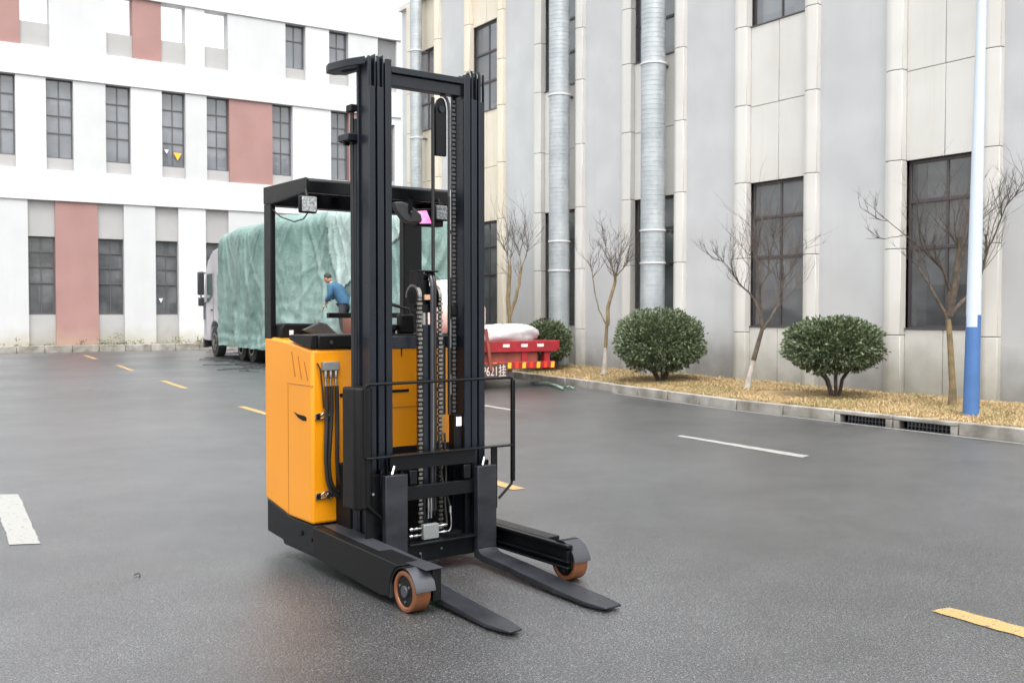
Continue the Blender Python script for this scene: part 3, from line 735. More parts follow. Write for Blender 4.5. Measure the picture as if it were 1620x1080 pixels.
# ================================================================== SEMI-TRAILER
TR = Frame(R(29.8), (-1.26, 19.66))
def truck():
    t = thing('semi_trailer_truck', 'pale lilac cab pulling a red flatbed trailer, parked in front of the buildings', 'truck', TR, (-10, 1.25, 0))
    Z = .93
    # trailer bed
    d = MB(); d.box(-17.2, 0, -.02, 2.52, Z-.10, Z); d.build('deck', M['trailer_red'], t, bev=.01)
    e = MB(); e.box(-17.2, .04, -.06, .0, Z-.16, Z+.03); e.box(-17.2, .04, 2.5, 2.56, Z-.16, Z+.03); e.box(0, .06, .0, 2.5, Z-.19, Z+.03); e.build('edge_rail', M['trailer_red'], t, bev=.008)
    for y in (.75, 1.55): MB().box(-17, -.02, y, y+.16, Z-.5, Z-.12).build('chassis_beam', M['trailer_red'], t)
    for x in (-.5,-3,-6,-9,-12,-15): MB().box(x-.06, x+.06, .05, 2.45, Z-.22, Z-.11).build('cross_member', M['trailer_red'], t)
    MB().box(-.12, .0, .45, 2.05, Z-.52, Z-.2).build('rear_panel', M['rust'], t)
    for y in (.35, 1.66, 2.2): MB().box(-.1, .03, y, y+.13, Z-.46, Z-.16).build('bumper_hanger', M['trailer_red'], t)
    bz0, bz1 = .40, .54
    bu = MB().box(-.05, .05, .02, 2.45, bz0, bz1).build('bumper', M['trailer_red'], t, bev=.008)
    for k in range(14):
        y = 2.44-k*.17
        if y < .3: break
        MB().prism([(y-.10, bz0+.01), (y-.02, bz0+.01), (y+.0-.05+.04, bz1-.01), (y-.14+.05, bz1-.01)][:4], 'x', .052, .056).build('reflective_stripe', M['reflect_y'] if k % 2 == 0 else M['reflect_r'], bu, smooth=0)
    for y in (.5, 1.3, 1.72, 2.1): MB().box(.062, .066, y-.09, y+.06, Z-.09, Z-.03).build('reflector', M['reflect_w'], t, smooth=0)
    # plate board with painted number
    pl = MB().box(.06, .085, .2, 1.30, .24, .52).build('plate_board', M['plate'], t)
    cu = bpy.data.curves.new('number', 'FONT'); cu.body = 'P621\u6302'; cu.size = .27; cu.extrude = .003; cu.align_x = 'RIGHT'; cu.space_character = 1.05
    to = bpy.data.objects.new('number', cu); col.objects.link(to); dg = bpy.context.evaluated_depsgraph_get(); me = bpy.data.meshes.new_from_object(to.evaluated_get(dg)); bpy.data.objects.remove(to)
    o = bpy.data.objects.new('painted_number', me); col.objects.link(o); me.materials.clear(); me.materials.append(M['letters'])
    bs = Vector(t['_base']); o.parent = pl; o.location = Vector((.090, 1.27, .28))-bs; o.rotation_euler = (math.pi/2, 0, math.pi/2); o.scale = (.66, .95, 1)
    # leaning stanchion strap
    MB().tube([(.10, .92, Z-.55), (.10, .86, Z-.1), (.09, .80, Z+.28)], .035, 6).build('stanchion', M['rust'], t)
    def wheel(x, y, r=.5, w_=.28, dual=False):
        wb = MB().ring((x, y, r), 'y', r, r*.58, w_, 36).build('wheel', M['tyre'], t, bev=.03)
        h = MB().ring((x, y-w_*.1, r), 'y', r*.58, r*.48, w_*.9, 30); h.cyl((x, y-w_*.15, r), (x, y+w_*.3, r), r*.5, 24); h.cyl((x, y-w_*.62, r), (x, y, r), r*.2, 16)
        for k in range(8): h.cyl((x+math.cos(k*.785)*r*.33, y-w_*.3, r+math.sin(k*.785)*r*.33), (x+math.cos(k*.785)*r*.33, y, r+math.sin(k*.785)*r*.33), .02, 6)
        h.build('rim', M['steel'], wb)
    for y in (.17, 2.33):
        wheel(-18.75, y, .53, .30)
        for x in (-14.9, -13.65): wheel(x, y, .5, .45)
        for x in (-6.2, -4.85, -3.5): wheel(x, y, .46, .45)
    # cab body
    y0, y1 = 0.0, 2.5
    prof = [(-20.35, .55), (-20.35, 1.55), (-20.28, 2.1), (-20.0, 3.05), (-19.6, 3.45), (-18.9, 3.75), (-18.1, 3.82), (-18.05, .95), (-18.1, .9), (-18.25, 1.15), (-18.5, 1.24), (-19.0, 1.24), (-19.3, 1.05), (-19.42, .55)]
    MB().prism(prof, 'y', y0, y1).build('cab', M['cab'], t, bev=.05, seg=3)
    MB().box(-18.0, -17.75, .15, 2.35, 1.0, 3.95).build('rear_fairing', M['cab'], t, bev=.03)
    MB().box(-18.06, -18.0, -.02, .1, 1.0, 3.95).build('fairing_seal', M['cab_dark'], t)
    wd = MB().prism([(-19.95, 1.95), (-19.75, 2.95), (-18.95, 2.95), (-18.95, 2.15), (-19.5, 1.95)], 'y', -.012, .02).build('side_window', M['cab_glass'], t)
    MB().prism([(-20.335, 2.12), (-20.34, 2.12), (-20.02, 3.03), (-20.0, 3.03)], 'y', .12, 2.38).build('windscreen', M['cab_glass'], t)
    dr = MB(); 
    for a, b in (((-20.0, .75), (-20.0, 1.9)), ((-18.85, .95+.3), (-18.85, 3.0))): dr.box(a[0]-.012, a[0]+.012, -.008, .0, a[1], b[1])
    dr.build('door_gap', M['cab_dark'], t)
    MB().box(-19.15, -18.95, -.04, -.005, 1.62, 1.68).build('door_handle', M['cab_dark'], t)
    MB().prism([(-20.36, 1.3), (-20.36, 1.9), (-20.1, 1.9), (-20.1, 1.3)], 'y', -.01, .03).build('corner_deflector', M['cab_dark'], t)
    ms = MB().tube([(-19.9, -.02, 3.0), (-19.95, -.14, 2.98), (-19.95, -.18, 2.9), (-19.95, -.18, 1.9), (-19.95, -.12, 1.85), (-19.9, 0, 1.95)], .025, 8).build('mirror_arm', M['cab_dark'], t)
    MB().box(-20.02, -19.92, -.30, -.06, 2.2, 3.05).build('mirror', M['cab_dark'], t, bev=.04)
    MB().box(-20.02, -19.92, -.28, -.06, 1.8, 2.12).build('mirror', M['cab_dark'], t, bev=.04)
    for y in (.35, .75): MB().ball((-18.9, y, 3.95), .13).build('roof_lamp', M['lamp'], t)
    MB().box(-17.9, -17.2, .10, .55, .5, 1.0).build('fuel_tank', M['alu'], t, bev=.06) 
    MB().box(-20.0, -17.2, .6, 1.9, .6, .95).build('tractor_frame', M['cab_dark'], t)
    MB().box(-20.4, -20.3, .02, 2.48, .3, .75).build('front_bumper', M['cab_dark'], t, bev=.03)
    MB().box(-20.42, -20.25, -.01, .15, .28, .62).build('bumper_corner', M['cab_dark'], t)
truck()
# tarpaulin load cover : grid wrapped over the load
def tarp():
    o = thing('tarpaulin', 'crumpled pale green tarpaulin draped over the tall load on the flatbed trailer', 'tarpaulin', TR, (-10, 1.25, .93))
    X0, X1 = -17.05, -2.9
    def top(x):
        f = (x-X0)/(X1-X0)
        b = 4.28 if x < -7 else 4.28-(x+7)/4.1*.42
        return b+.10*noise.noise(Vector((x*.5, 0, 4)))
    def side(x): 
        t = min(1, max(0, (x+10.5)/2)); return -.24+(.56)*t
    def bot(x):
        t = min(1, max(0, (x+10.5)/2)); return .45+.55*t+.05*noise.noise(Vector((x*1.5, 2, 0)))
    # profile param v: 0 bottom near side -> up -> over top -> down far side
    def prof(v, x, inset=0.):
        yn = side(x)+inset; yf = 2.55-inset-.35*min(1, max(0, (x+6)/3)); zt = top(x)-inset*.3; zb = bot(x); r = .42
        H = zt-r-zb; arc = math.pi/2*r; Wd = yf-yn-2*r; tot = H+arc+Wd+arc+H; d = v*tot
        if d < H: return (yn, zb+d, -1, 0)
        d -= H
        if d < arc: a = d/r; return (yn+r-r*math.cos(a), zt-r+r*math.sin(a), -math.cos(a), math.sin(a))
        d -= arc
        if d < Wd: return (yn+r+d, zt, 0, 1)
        d -= Wd
        if d < arc: a = d/r; return (yf-r+r*math.sin(a), zt-r+r*math.cos(a), math.sin(a), math.cos(a))
        d -= arc; return (yf, zt-r-d, 1, 0)
    NX, NV = 330, 170; mb = MB(); vs = []
    for i in range(NX):
        x = X0+(X1-X0)*i/(NX-1); 
        for j in range(NV):
            v = j/(NV-1); y, z, ny, nz = prof(v, x)
            hz = max(0, min(1, (z-bot(x))/3.2)); low = 1-hz
            p = Vector((x, y*1.0, z))
            rid = lambda q: 1-abs(noise.noise(q))*2
            # diagonal tension folds + vertical pleats + crumple
            f1 = max(0, rid(Vector((x*.8+z*.30, z*.12, 1.7))))**2*1.1
            f2 = max(0, rid(Vector((x*1.9-z*.55, z*.22, 5.1))))**3*.9
            f3 = max(0, rid(Vector((x*3.4+z*.9, y*.9, z*1.1))))**2*.45
            f4 = rid(Vector((x*.9+3, y, z*3.0)))*.30*low
            f5 = rid(Vector((x*6, y*5, z*5)))*.12
            amp = .062*(.6+.7*low)
            fan = 0.
            for xa, za, ph, kk in ((-16.2, 4.5, .3, 8), (-13.6, 4.6, 1.1, 9), (-11.6, 4.45, .2, 11), (-9.3, 4.6, 2.0, 9), (-7.4, 4.5, .7, 10), (-5.2, 4.4, 1.6, 8), (-3.6, 4.0, .4, 8), (-12.5, 1.6, .5, 6), (-8.2, 2.9, .9, 6)):
                dx_, dz_ = x-xa, za-z
                rr_ = math.hypot(dx_, dz_); g_ = math.exp(-(dx_/(.5+.42*abs(dz_)))**2)*(1 if dz_ > 0 else .4)
                fan += g_*max(0, 1-abs(math.sin(math.atan2(dx_, abs(dz_)+.05)*kk+ph+.6*noise.noise(Vector((x*.6, z*.6, xa)))))*1.6)**1.5*min(1, rr_*1.2)
            dd = (f1*.35+f2*.5+f3*.6+f4*1.8+f5*1.2)*amp+min(1.1, fan)*.085
            sag = .22*noise.noise(Vector((x*.35, 0, z*.4+9)))
            if nz > .7: dd *= .7
            vs.append((x+.05*noise.noise(Vector((x*2, z*2, 7))), y+ny*(dd+sag*.5), z+nz*(dd*.7)+(f4*.05)))
    mb.add(vs, [(i*NV+j, (i+1)*NV+j, (i+1)*NV+j+1, i*NV+j+1) for i in range(NX-1) for j in range(NV-1)])
    # closing ends (rounded, wrinkled)
    for (X, sg) in ((X0, -1), (X1, 1)):
        K = 26; ring0 = [prof(j/(NV-1), X) for j in range(NV)]; vs = []
        i0 = 0 if sg < 0 else NX-1
        base0 = mb.v[i0*NV:(i0+1)*NV]
        cy, cz = 1.25, 2.2
        for k in range(K):
            f = k/(K-1)
            for j in range(NV):
                bx_, by, bz = base0[j]; y = by+(cy-by)*f; z = bz+(max(cz, .9)-bz)*f
                bulge = .22*math.sin(min(1, f*5)*math.pi/2)
                wr = (1-abs(noise.noise(Vector((y*1.3, z*.5, 3+sg))))*2)*.10+(1-abs(noise.noise(Vector((y*3, z*1.6, 9))))*2)*.05
                vs.append((bx_+sg*(bulge+wr*min(1, f*6)), y, z))
        mb.add(vs, [(k*NV+j, (k+1)*NV+j, (k+1)*NV+j+1, k*NV+j+1) for k in range(K-1) for j in range(NV-1)])
        # floor closing gap between the two lower hems
    mb.build('cover_sheet', M['tarp'], o, smooth=180)
    # a second, paler sheet thrown over the rear half, its edge cut on a slant
    m2 = MB(); keep = {}; fs = []
    for i in range(NX-1):
        x = X0+(X1-X0)*i/(NX-1)
        for j in range(NV-1):
            v = mb.v[i*NV+j]
            if x > -7.9+.42*(4.2-v[2])+.12*noise.noise(Vector((0, v[1], v[2]*2))) and (v[2] > 2.25+.30*(x+6) or v[1] > 1.3):
                fs.append((i*NV+j, (i+1)*NV+j, (i+1)*NV+j+1, i*NV+j+1))
    for f in fs:
        for q in f:
            if q not in keep:
                i, j = divmod(q, NV); x = X0+(X1-X0)*i/(NX-1); _, _, ny, nz = prof(j/(NV-1), x); v = mb.v[q]
                d_ = .035+.02*noise.noise(Vector((x*2.2, v[1], v[2]*2.2)))
                keep[q] = len(m2.v); m2.v.append((v[0], v[1]+ny*d_, v[2]+nz*d_))
    m2.f = [tuple(keep[q] for q in f) for f in fs]
    s2 = m2.build('upper_sheet', M['tarp_pale'], o, smooth=180)
    so_ = s2.modifiers.new('thick', 'SOLIDIFY'); so_.thickness = .012
    # dark load under the cover so nothing shows through below the hem
    MB().box(X0+.4, X1-.45, .75, 2.1, .94, 3.3).build('wrapped_load', M['drum'], o)
tarp()
def sack(name, c, r, label, m, fr, seed, group=None):
    mb = MB(); n, k = 40, 26; vs = []
    for i in range(k+1):
        a = math.pi*i/k
        for j in range(n):
            b = 2*math.pi*j/n; d = Vector((math.sin(a)*math.cos(b), math.sin(a)*math.sin(b), math.cos(a)))
            q = Vector([math.copysign(abs(v)**.75, v) for v in d])
            s_ = 1+.16*noise.noise(d*1.7+Vector((seed, 0, 0)))+.06*(1-abs(noise.noise(d*4+Vector((0, seed, 0))))*2)
            z = q.z*r[2]*s_; z = max(z, -r[2]*.8)
            vs.append((c[0]+q.x*r[0]*s_, c[1]+q.y*r[1]*s_, c[2]+z))
    mb.add(vs, [(i*n+j, (i+1)*n+j, (i+1)*n+(j+1) % n, i*n+(j+1) % n) for i in range(k) for j in range(n)])
    base = (c[0], c[1], c[2]-r[2]*.8)
    o = mb.build(name, m, None, smooth=180, base=base); o.location = fr.w(*base); o.rotation_euler = (0, 0, fr.rot())
    return tag(o, label, 'sack', group)
sack('bulk_sack', (-1.6, .72, 1.50), (.75, .68, .72), 'pale pink bulk sack at the near left corner of the trailer bed', M['pink_sack'], TR, 2, 'sacks on the trailer')
sack('bulk_sack', (-1.9, 1.38, 1.36), (.5, .36, .50), 'second pink and white bulk sack, further across the trailer bed behind the mast', M['pink_sack'], TR, 5, 'sacks on the trailer')
sack('sheeted_sack', (-.55, 1.62, 1.08), (.42, .66, .21), 'flat white sheeted bundle lying on the rear edge of the red trailer bed', M['sack'], TR, 8, 'sacks on the trailer')
dr = MB(); dr.tube([(-5.5, .16, .94), (-5.5, .16, 1.0), (-5.5, .16, 1.42), (-5.5, .16, 1.47)], [.23, .25, .25, .22], 24)
o = dr.build('brown_drum', M['drum'], None, base=(-5.5, .16, .94)); o.location = TR.w(-5.5, .16, .94); o.rotation_euler = (0, 0, TR.rot()); tag(o, 'reddish brown drum beside the worker on the trailer edge', 'drum')

# ------------------------------------------------------------------ person
def person():
    base = Vector((-5.93, .10, .935))
    t = thing('person', 'worker in a blue jacket and dark trousers bending over beside the green tarpaulin', 'person', TR, tuple(base))
    # local : x toward rear of trailer(right of photo), y away from camera. person faces left (-x), leaning forward
    t.rotation_euler = (0, 0, TR.rot()+R(42)); t.scale = (1.02, 1.02, 1.02)
    def skin(name, verts, edges, m, lv=2, parent=t):
        me = bpy.data.meshes.new(name); me.from_pydata([v[0] for v in verts], edges and edges or [], [])
        o = bpy.data.objects.new(name, me); col.objects.link(o); o.parent = parent
        md = o.modifiers.new('skin', 'SKIN'); md.use_smooth_shade = True
        for sv_, v in zip(me.skin_vertices[0].data, verts): sv_.radius = (v[1], v[2] if len(v) > 2 else v[1])
        me.skin_vertices[0].data[0].use_root = True
        sb = o.modifiers.new('sub', 'SUBSURF'); sb.levels = lv; sb.render_levels = lv
        me.materials.append(m); return o
    # body : skin coloured continuous figure (pelvis root, spine, head, arms, legs)
    V = [((0, 0, .86), .13, .11), ((-.10, 0, 1.02), .12, .10), ((-.24, 0, 1.18), .14, .11), ((-.32, 0, 1.27), .075), ((-.38, -.01, 1.33), .06),
         ((-.27, -.19, 1.21), .055), ((-.24, -.22, 1.02), .042), ((-.40, -.17, .84), .034), ((-.44, -.15, .78), .03),
         ((-.27, .19, 1.21), .055), ((-.28, .22, 1.04), .042), ((-.46, .16, .92), .034), ((-.50, .15, .87), .03),
         ((.02, -.10, .80), .085), ((-.02, -.11, .45), .06), ((.06, -.11, .08), .042), ((-.08, -.12, .04), .035),
         ((.03, .10, .80), .085), ((.04, .11, .45), .06), ((.12, .11, .08), .042), ((-.02, .12, .04), .035)]
    Ed = [(0, 1), (1, 2), (2, 3), (3, 4), (2, 5), (5, 6), (6, 7), (7, 8), (2, 9), (9, 10), (10, 11), (11, 12), (0, 13), (13, 14), (14, 15), (15, 16), (0, 17), (17, 18), (18, 19), (19, 20)]
    body = skin('body', V, Ed, M['skin'])
    hd = MB().ball((0, 0, 0), .095, .08, .12, 20, 14)
    hd.ball((-.098, 0, -.015), .018, .014, .024, 8, 6); hd.ball((.0, -.082, -.01), .02, .012, .03, 8, 6); hd.ball((.0, .082, -.01), .02, .012, .03, 8, 6); hd.ball((-.085, 0, -.06), .012, .026, .008, 8, 6)
    for y in (-.03, .03): hd.ball((-.086, y, .015), .01, .014, .008, 8, 6)
    h = hd.build('head', M['skin'], t, smooth=180, base=(0, 0, 0)); h.location = (-.44, -.01, 1.42); h.rotation_euler = (0, -.65, 0)
    hr = MB().ball((.016, 0, .028), .094, .088, .108, 20, 12); ho = hr.build('hair', M['hair'], h, smooth=180, base=(0, 0, 0)); ho.rotation_euler = (0, .25, 0)
    # hands
    for (wx, wy, wz, sg) in ((-.46, -.15, .75, -1), (-.52, .15, .84, 1)):
        verts = [((wx, wy, wz), .026, .016), ((wx-.03, wy, wz-.05), .034, .014)]; ed = [(0, 1)]
        hand = skin('hand', verts, ed, M['skin'], 1)
        for k in range(4):
            y = wy+(k-1.5)*.017; l = (.055, .065, .06, .048)[k]
            skin('finger', [((wx-.035, y, wz-.07), .0085), ((wx-.05, y, wz-.07-l*.6), .008), ((wx-.045, y, wz-.07-l), .007)], [(0, 1), (1, 2)], M['skin'], 1)
        skin('thumb', [((wx-.02, wy-sg*.03, wz-.03), .010), ((wx-.045, wy-sg*.05, wz-.06), .009), ((wx-.055, wy-sg*.045, wz-.085), .008)], [(0, 1), (1, 2)], M['skin'], 1)
    J = [((.06, 0, .62), .21, .18), ((.03, 0, .84), .205, .175), ((-.05, 0, .96), .205, .175), ((-.14, 0, 1.07), .21, .18), ((-.23, 0, 1.19), .20, .165), ((-.32, 0, 1.29), .10, .09),
         ((-.26, -.21, 1.20), .085), ((-.24, -.255, 1.00), .072), ((-.40, -.18, .85), .055),
         ((-.26, .21, 1.20), .085), ((-.29, .245, 1.02), .072), ((-.46, .165, .93), .055)]
    skin('jacket', J, [(0, 1), (1, 2), (2, 3), (3, 4), (4, 5), (4, 6), (6, 7), (7, 8), (4, 9), (9, 10), (10, 11)], M['coat'])
    T_ = [((.04, 0, .86), .165, .14), ((.03, -.10, .72), .12), ((-.01, -.115, .45), .085), ((.06, -.115, .10), .07),
          ((.04, .10, .72), .115), ((.05, .115, .45), .085), ((.12, .115, .10), .07)]
    skin('trousers', T_, [(0, 1), (1, 2), (2, 3), (0, 4), (4, 5), (5, 6)], M['trousers'])
    for y, x in ((-.115, .0), (.115, .06)): MB().ball((x, y, .045), .14, .05, .055).build('shoe', M['tyre'], t, smooth=180, base=(0, 0, 0))
person()

# ================================================================== REACH TRUCK
FK = Frame(math.atan(1190/1600), (-.511, 5.005))
def reach_truck():
    K = M['black']; MA = M['mast']; D = M['dark']; O = M['orange']
    t = thing('reach_truck', 'orange and black stand-up reach truck with tall folded mast and forks lowered to the asphalt', 'forklift', FK, (-.7, .57, 0))
    Wd = 1.14; XR, XF = -1.785, -1.10
    # ---- black lower chassis
    MB().prism([(XR, .117), (-1.55, .10), (-1.53, .075), (XF, .075), (XF, .262), (-1.43, .262), (XR, .325)], 'y', .012, Wd-.012).build('chassis', K, t, bev=.008)
    ch = MB(); ch.box(XF-.0, -.92, .15, Wd-.15, .09, .62); ch.build('front_bulkhead', D, t, bev=.006)
    bo = MB()
    for x, z in ((-1.27, .19), (-1.13, .175)): bo.cyl((x, .002, z), (x, .02, z), .014, 12)
    bo.build('plug', M['plastic'], t)
    MB().tube([(-1.45, .5, .085), (-1.45, .62, .085)], .085, 24).build('drive_wheel', M['tyre'], t)
    # ---- orange body (top curve), side profile
    top = [(XR, 1.357), (-1.70, 1.356), (-1.58, 1.350), (-1.45, 1.338), (-1.30, 1.318), (-1.16, 1.298), (XF, 1.293)]
    prof = [(XR, .33), (-1.43, .268), (XF, .268)]+top[::-1]
    b = MB().prism(prof, 'y', 0.0, Wd).build('body_shell', O, t, bev=.018, seg=3)
    # panel gaps and vents on the side
    g = MB(); g.box(-1.432, -1.428, -.0015, .01, .275, 1.07); g.box(-1.44, XF, -.0015, .01, 1.078, 1.082)
    g.build('panel_gap', M['orange_groove'], t, smooth=0)
    v = MB()
    for k, (xa, za, zb) in enumerate(((-1.375, 1.275, 1.125), (-1.285, 1.25, 1.115), (-1.20, 1.22, 1.11))):
        v.prism([(xa, za), (xa+.006, za), (xa+.055, zb), (xa+.046, zb)], 'y', -.003, .01)
    v.build('vent_slot', M['orange_groove'], t, smooth=0)
    MB().prism([(-1.345, .912), (-1.28, .902), (-1.20, .900), (-1.175, .893), (-1.172, .873), (-1.22, .870), (-1.28, .882)], 'y', -.003, .012).build('handle_recess', D, t)
    # front face : slots, gap, black lower centre
    f = MB(); f.box(XF-.002, XF+.003, .535, .655, 1.02, 1.036); f.build('front_slot', D, t)
    MB().box(XF-.002, XF+.003, .86, .92, 1.02, 1.036).build('front_slot', D, t); MB().cyl((XF-.002, .191, 1.019), (XF+.003, .191, 1.019), .012, 12).build('front_hole', D, t)
    MB().box(XF-.002, XF+.003, .60, .607, 1.24, 1.29).build('seal_strip', D, t)
    MB().box(XF-.001, XF+.002, .22, .9, .925, .929).build('front_panel_gap', M['orange_groove'], t, smooth=0)
    MB().box(XF-.004, XF+.0, .235, Wd-.02, .262, .265).build('lower_lip', D, t)
    fb = MB(); fb.box(XF, XF+.012, .24, Wd-.10, .27, .684); fb.build('battery_bulkhead', D, t)
    # orange strip seen low through the mast
    MB().box(XF+.013, XF+.016, .60, .82, .36, .39).build('orange_tie', O, t)
    # ---- cab rim / dash
    MB().prism([(-1.40, 1.362), (-1.40, 1.345), (-1.25, 1.318), (XF+.005, 1.300), (XF+.005, 1.378), (-1.38, 1.378)], 'y', -.006, .035).build('cab_side_rim', M['plastic'], t, bev=.006)
    MB().box(XF-.22, XF+.012, .0362, Wd, 1.298, 1.380).build('cowl', M['plastic'], t, bev=.01)
    MB().cyl((XF+.012, .12, 1.335), (XF+.018, .12, 1.335), .011, 12).build('cowl_bolt', M['steel'], t)
    MB().cyl((XF+.012, .715, 1.335), (XF+.022, .715, 1.335), .016, 12).build('cowl_bolt', M['steel'], t)
    MB().cyl((XF+.012, .875, 1.335), (XF+.022, .875, 1.335), .014, 12).build('cowl_bolt', M['steel'], t)
    # cabin back : seat pad
    MB().prism([(.03, 1.34), (.03, 1.41), (.05, 1.445), (.30, 1.44), (.36, 1.41), (.42, 1.345)], 'x', -1.74, -1.60).build('seat_back', M['plastic'], t, bev=.012, seg=3)
    MB().prism([(.16, 1.40), (.28, 1.452), (.335, 1.44), (.44, 1.345), (.32, 1.345)], 'x', -1.60, -1.57).build('seat_trim', M['grey_plastic'], t, bev=.01)
    MB().box(-1.597, -1.59, .085, .11, 1.37, 1.40).build('seat_label', M['sticker'], t)
    MB().box(-1.77, -1.13, .05, Wd-.05, 1.20, 1.29).build('cab_floor', D, t)
    # ---- overhead guard
    G = MB()
    RT = 2.302
    G.prism([(XR, RT-.105), (XR, RT), (-1.17, RT), (-1.15, RT-.01), (-1.15, RT-.09), (-1.32, RT-.095), (-1.66, RT-.115)], 'y', -.002, .012)
    G.prism([(XR, RT-.105), (XR, RT), (-1.17, RT), (-1.15, RT-.01), (-1.15, RT-.09), (-1.32, RT-.095), (-1.66, RT-.115)], 'y', Wd-.012, Wd+.002)
    G.prism([(-1.20, RT-.004), (-1.172, RT-.004), (-1.152, RT-.02), (-1.152, RT-.09), (-1.20, RT-.09)], 'y', .0125, Wd-.0125)
    G.box(XR+.001, XR+.10, .0125, Wd-.0125, RT-.12, RT-.004)
    for y in (.0125, .28, .42, .56, .70, .84, 1.06): G.box(XR+.101, -1.201, y, y+.065, RT-.05, RT-.006)
    G.box(-1.52, -1.40, .0776, 1.0599, RT-.047, RT-.012)
    G.build('overhead_guard', K, t, bev=.004)
    P = MB(); P.box(XR, XR+.105, .0, .035, 1.345, RT-.106); P.build('pillar', K, t, bev=.006)
    P = MB(); P.box(XR, XR+.06, Wd-.15, Wd-.002, 1.30, RT-.121); P.build('pillar', K, t, bev=.006)
    P = MB(); P.box(-1.20, -1.155, .37, .43, 1.38, RT-.091); P.build('pillar', K, t, bev=.004)
    MB().box(-1.78, -1.74, .43, Wd-.17, 1.475, 1.51).build('rear_rail', K, t, bev=.004)
    # ---- work lamps
    for (x, y, z) in ((-1.13, -.015, 2.135), (-1.13, .90, 2.14)):
        l = MB().box(x, x+.04, y-.055, y+.055, z-.05, z+.052).build('work_lamp', M['plastic'], t, bev=.012)
        MB().box(x+.0405, x+.046, y-.046, y+.046, z-.042, z+.044).build('lens', M['lamp'], l, bev=.004)
        MB().tube([(x+.01, y, z+.05), (x-.01, y, z+.09)], .010, 8).build('lamp_bracket', M['plastic'], l)
    MB().tube([(-1.12, -.01, 2.088), (-1.2, .0, 2.06), (-1.35, .01, 2.055), (-1.55, .01, 2.10), (-1.70, .012, 2.17)], .004, 6).build('lamp_cable', M['rubber'], t)
    # ---- mirror and screen
    MB().prism([(.545, 2.185), (.60, 2.19), (.66, 2.175), (.735, 2.12), (.745, 2.085), (.735, 2.068), (.64, 2.062), (.60, 2.085), (.555, 2.14)], 'x', -1.12, -1.075).build('mirror', M['grey_plastic'], t, bev=.014, seg=3)
    MB().prism([(.64, 2.122), (.665, 2.122), (.665, 2.21), (.64, 2.21)], 'x', -1.074, -1.064).build('mirror_bracket', M['plastic'], t)
    MB().cyl((-1.065, .655, 2.128), (-1.055, .655, 2.128), .009, 10).build('mirror_bolt', M['steel'], t)
    sc_ = MB().prism([(.725, 2.158), (.80, 2.165), (.93, 2.165), (.93, 2.055), (.735, 2.052)], 'x', -1.19, -1.125).build('display', M['plastic'], t, bev=.006)
    MB().prism([(.735, 2.143), (.80, 2.152), (.84, 2.072), (.75, 2.068)], 'x', -1.1245, -1.121).build('screen', M['pink'], sc_, smooth=0)
    # ---- levers on the dash
    MB().tube([(-1.25, .46, 1.60), (-1.2, .60, 1.56), (-1.14, .68, 1.53), (-1.12, .70, 1.42)], .011, 8).build('steering_arm', M['plastic'], t)
    MB().tube([(-1.15, .575, 1.375), (-1.15, .575, 1.395), (-1.15, .575, 1.405), (-1.15, .575, 1.43), (-1.15, .575, 1.438)], [.012, .013, .027, .027, .015], 14).build('control_knob', M['plastic'], t)
    for y in (.62, .655): MB().ball((-1.13, y, 1.398), .014).build('red_knob', M['red_knob'], t)
    MB().box(-1.16, -1.10, .60, .70, 1.38, 1.50).build('control_column', M['plastic'], t, bev=.01)

    # ---- outrigger legs
    def leg(y0, y1, inner):
        l = MB()
        if not inner:
            l.prism([(XF+.001, .085), (XF+.001, .262), (-.20, .222), (-.165, .222), (-.19, .12), (-.19, .045), (-.30, .04)], 'y', y0, y1)
            l.box(-.19, .16, y0+.105, y1+.02, .06, .215)
        else:
            l.box(XF+.001, .035, y0+.0, y0+.012, .085, .218); l.box(XF+.001, -.20, y0+.0125, y1, .085, .218)
            l.box(XF+.001, .035, y0-.030, y0-.0002, .200, .2185); l.box(XF+.001, .03, y0-.026, y0-.0002, .118, .130); l.box(XF+.001, .03, y0-.030, y0-.0002, .085, .097)
        return l
    MB().prism([(XF+.001, .085), (XF+.001, .258), (-.105, .228), (-.155, .20), (-.188, .155), (-.20, .10), (-.195, .05), (-.30, .035)], 'y', .0, .14).build('outrigger_leg', M['plastic'], t, bev=.006)
    MB().box(-.205, .045, .112, .16, .06, .224).build('outrigger_nose', M['plastic'], t, bev=.004)
    MB().prism([(XF+.02, .2615), (-.17, .2285), (-.05, .2305), (.06, .2290), (.06, .2275), (-.05, .2285), (-.17, .2265), (XF+.02, .2595)], 'y', .06, .165).build('leg_top_plate', M['worn'], t)
    leg(1.022, 1.13, True).build('outrigger_leg', K, t, bev=.004)
    MB().box(.0, .030, .995, 1.0215, .13, .19).build('leg_stop', K, t)
    # wheels
    for yc, sgn in ((.052, 1), (1.088, -1)):
        wx = -.06
        w_ = MB().ring((wx, yc, .105), 'y', .105, .078, .098, 48).build('load_wheel', M['wheel'], t, bev=.008, seg=3)
        h = MB().cyl((wx, yc-.040, .105), (wx, yc+.040, .105), .079, 32); h.build('hub', M['plastic'], w_, bev=.004)
        h = MB().cyl((wx, yc-.052, .105), (wx, yc-.035, .105), .030, 20); h.build('hub_cap', M['worn'], w_, bev=.004)
        h = MB()
        for k in range(3): a = k*2.09+.6; h.cyl((wx+.052*math.cos(a), yc-.046, .105+.052*math.sin(a)), (wx+.052*math.cos(a), yc-.038, .105+.052*math.sin(a)), .0075, 8)
        h.build('hub_bolt', M['steel'], w_)
        # fender : arc band over the wheel then sloping front plate
        fd = MB().ring((wx, yc+.006*sgn, .105), 'y', .124, .116, .118, 30, R(62), R(172)).build('fender', M['plastic'], t)
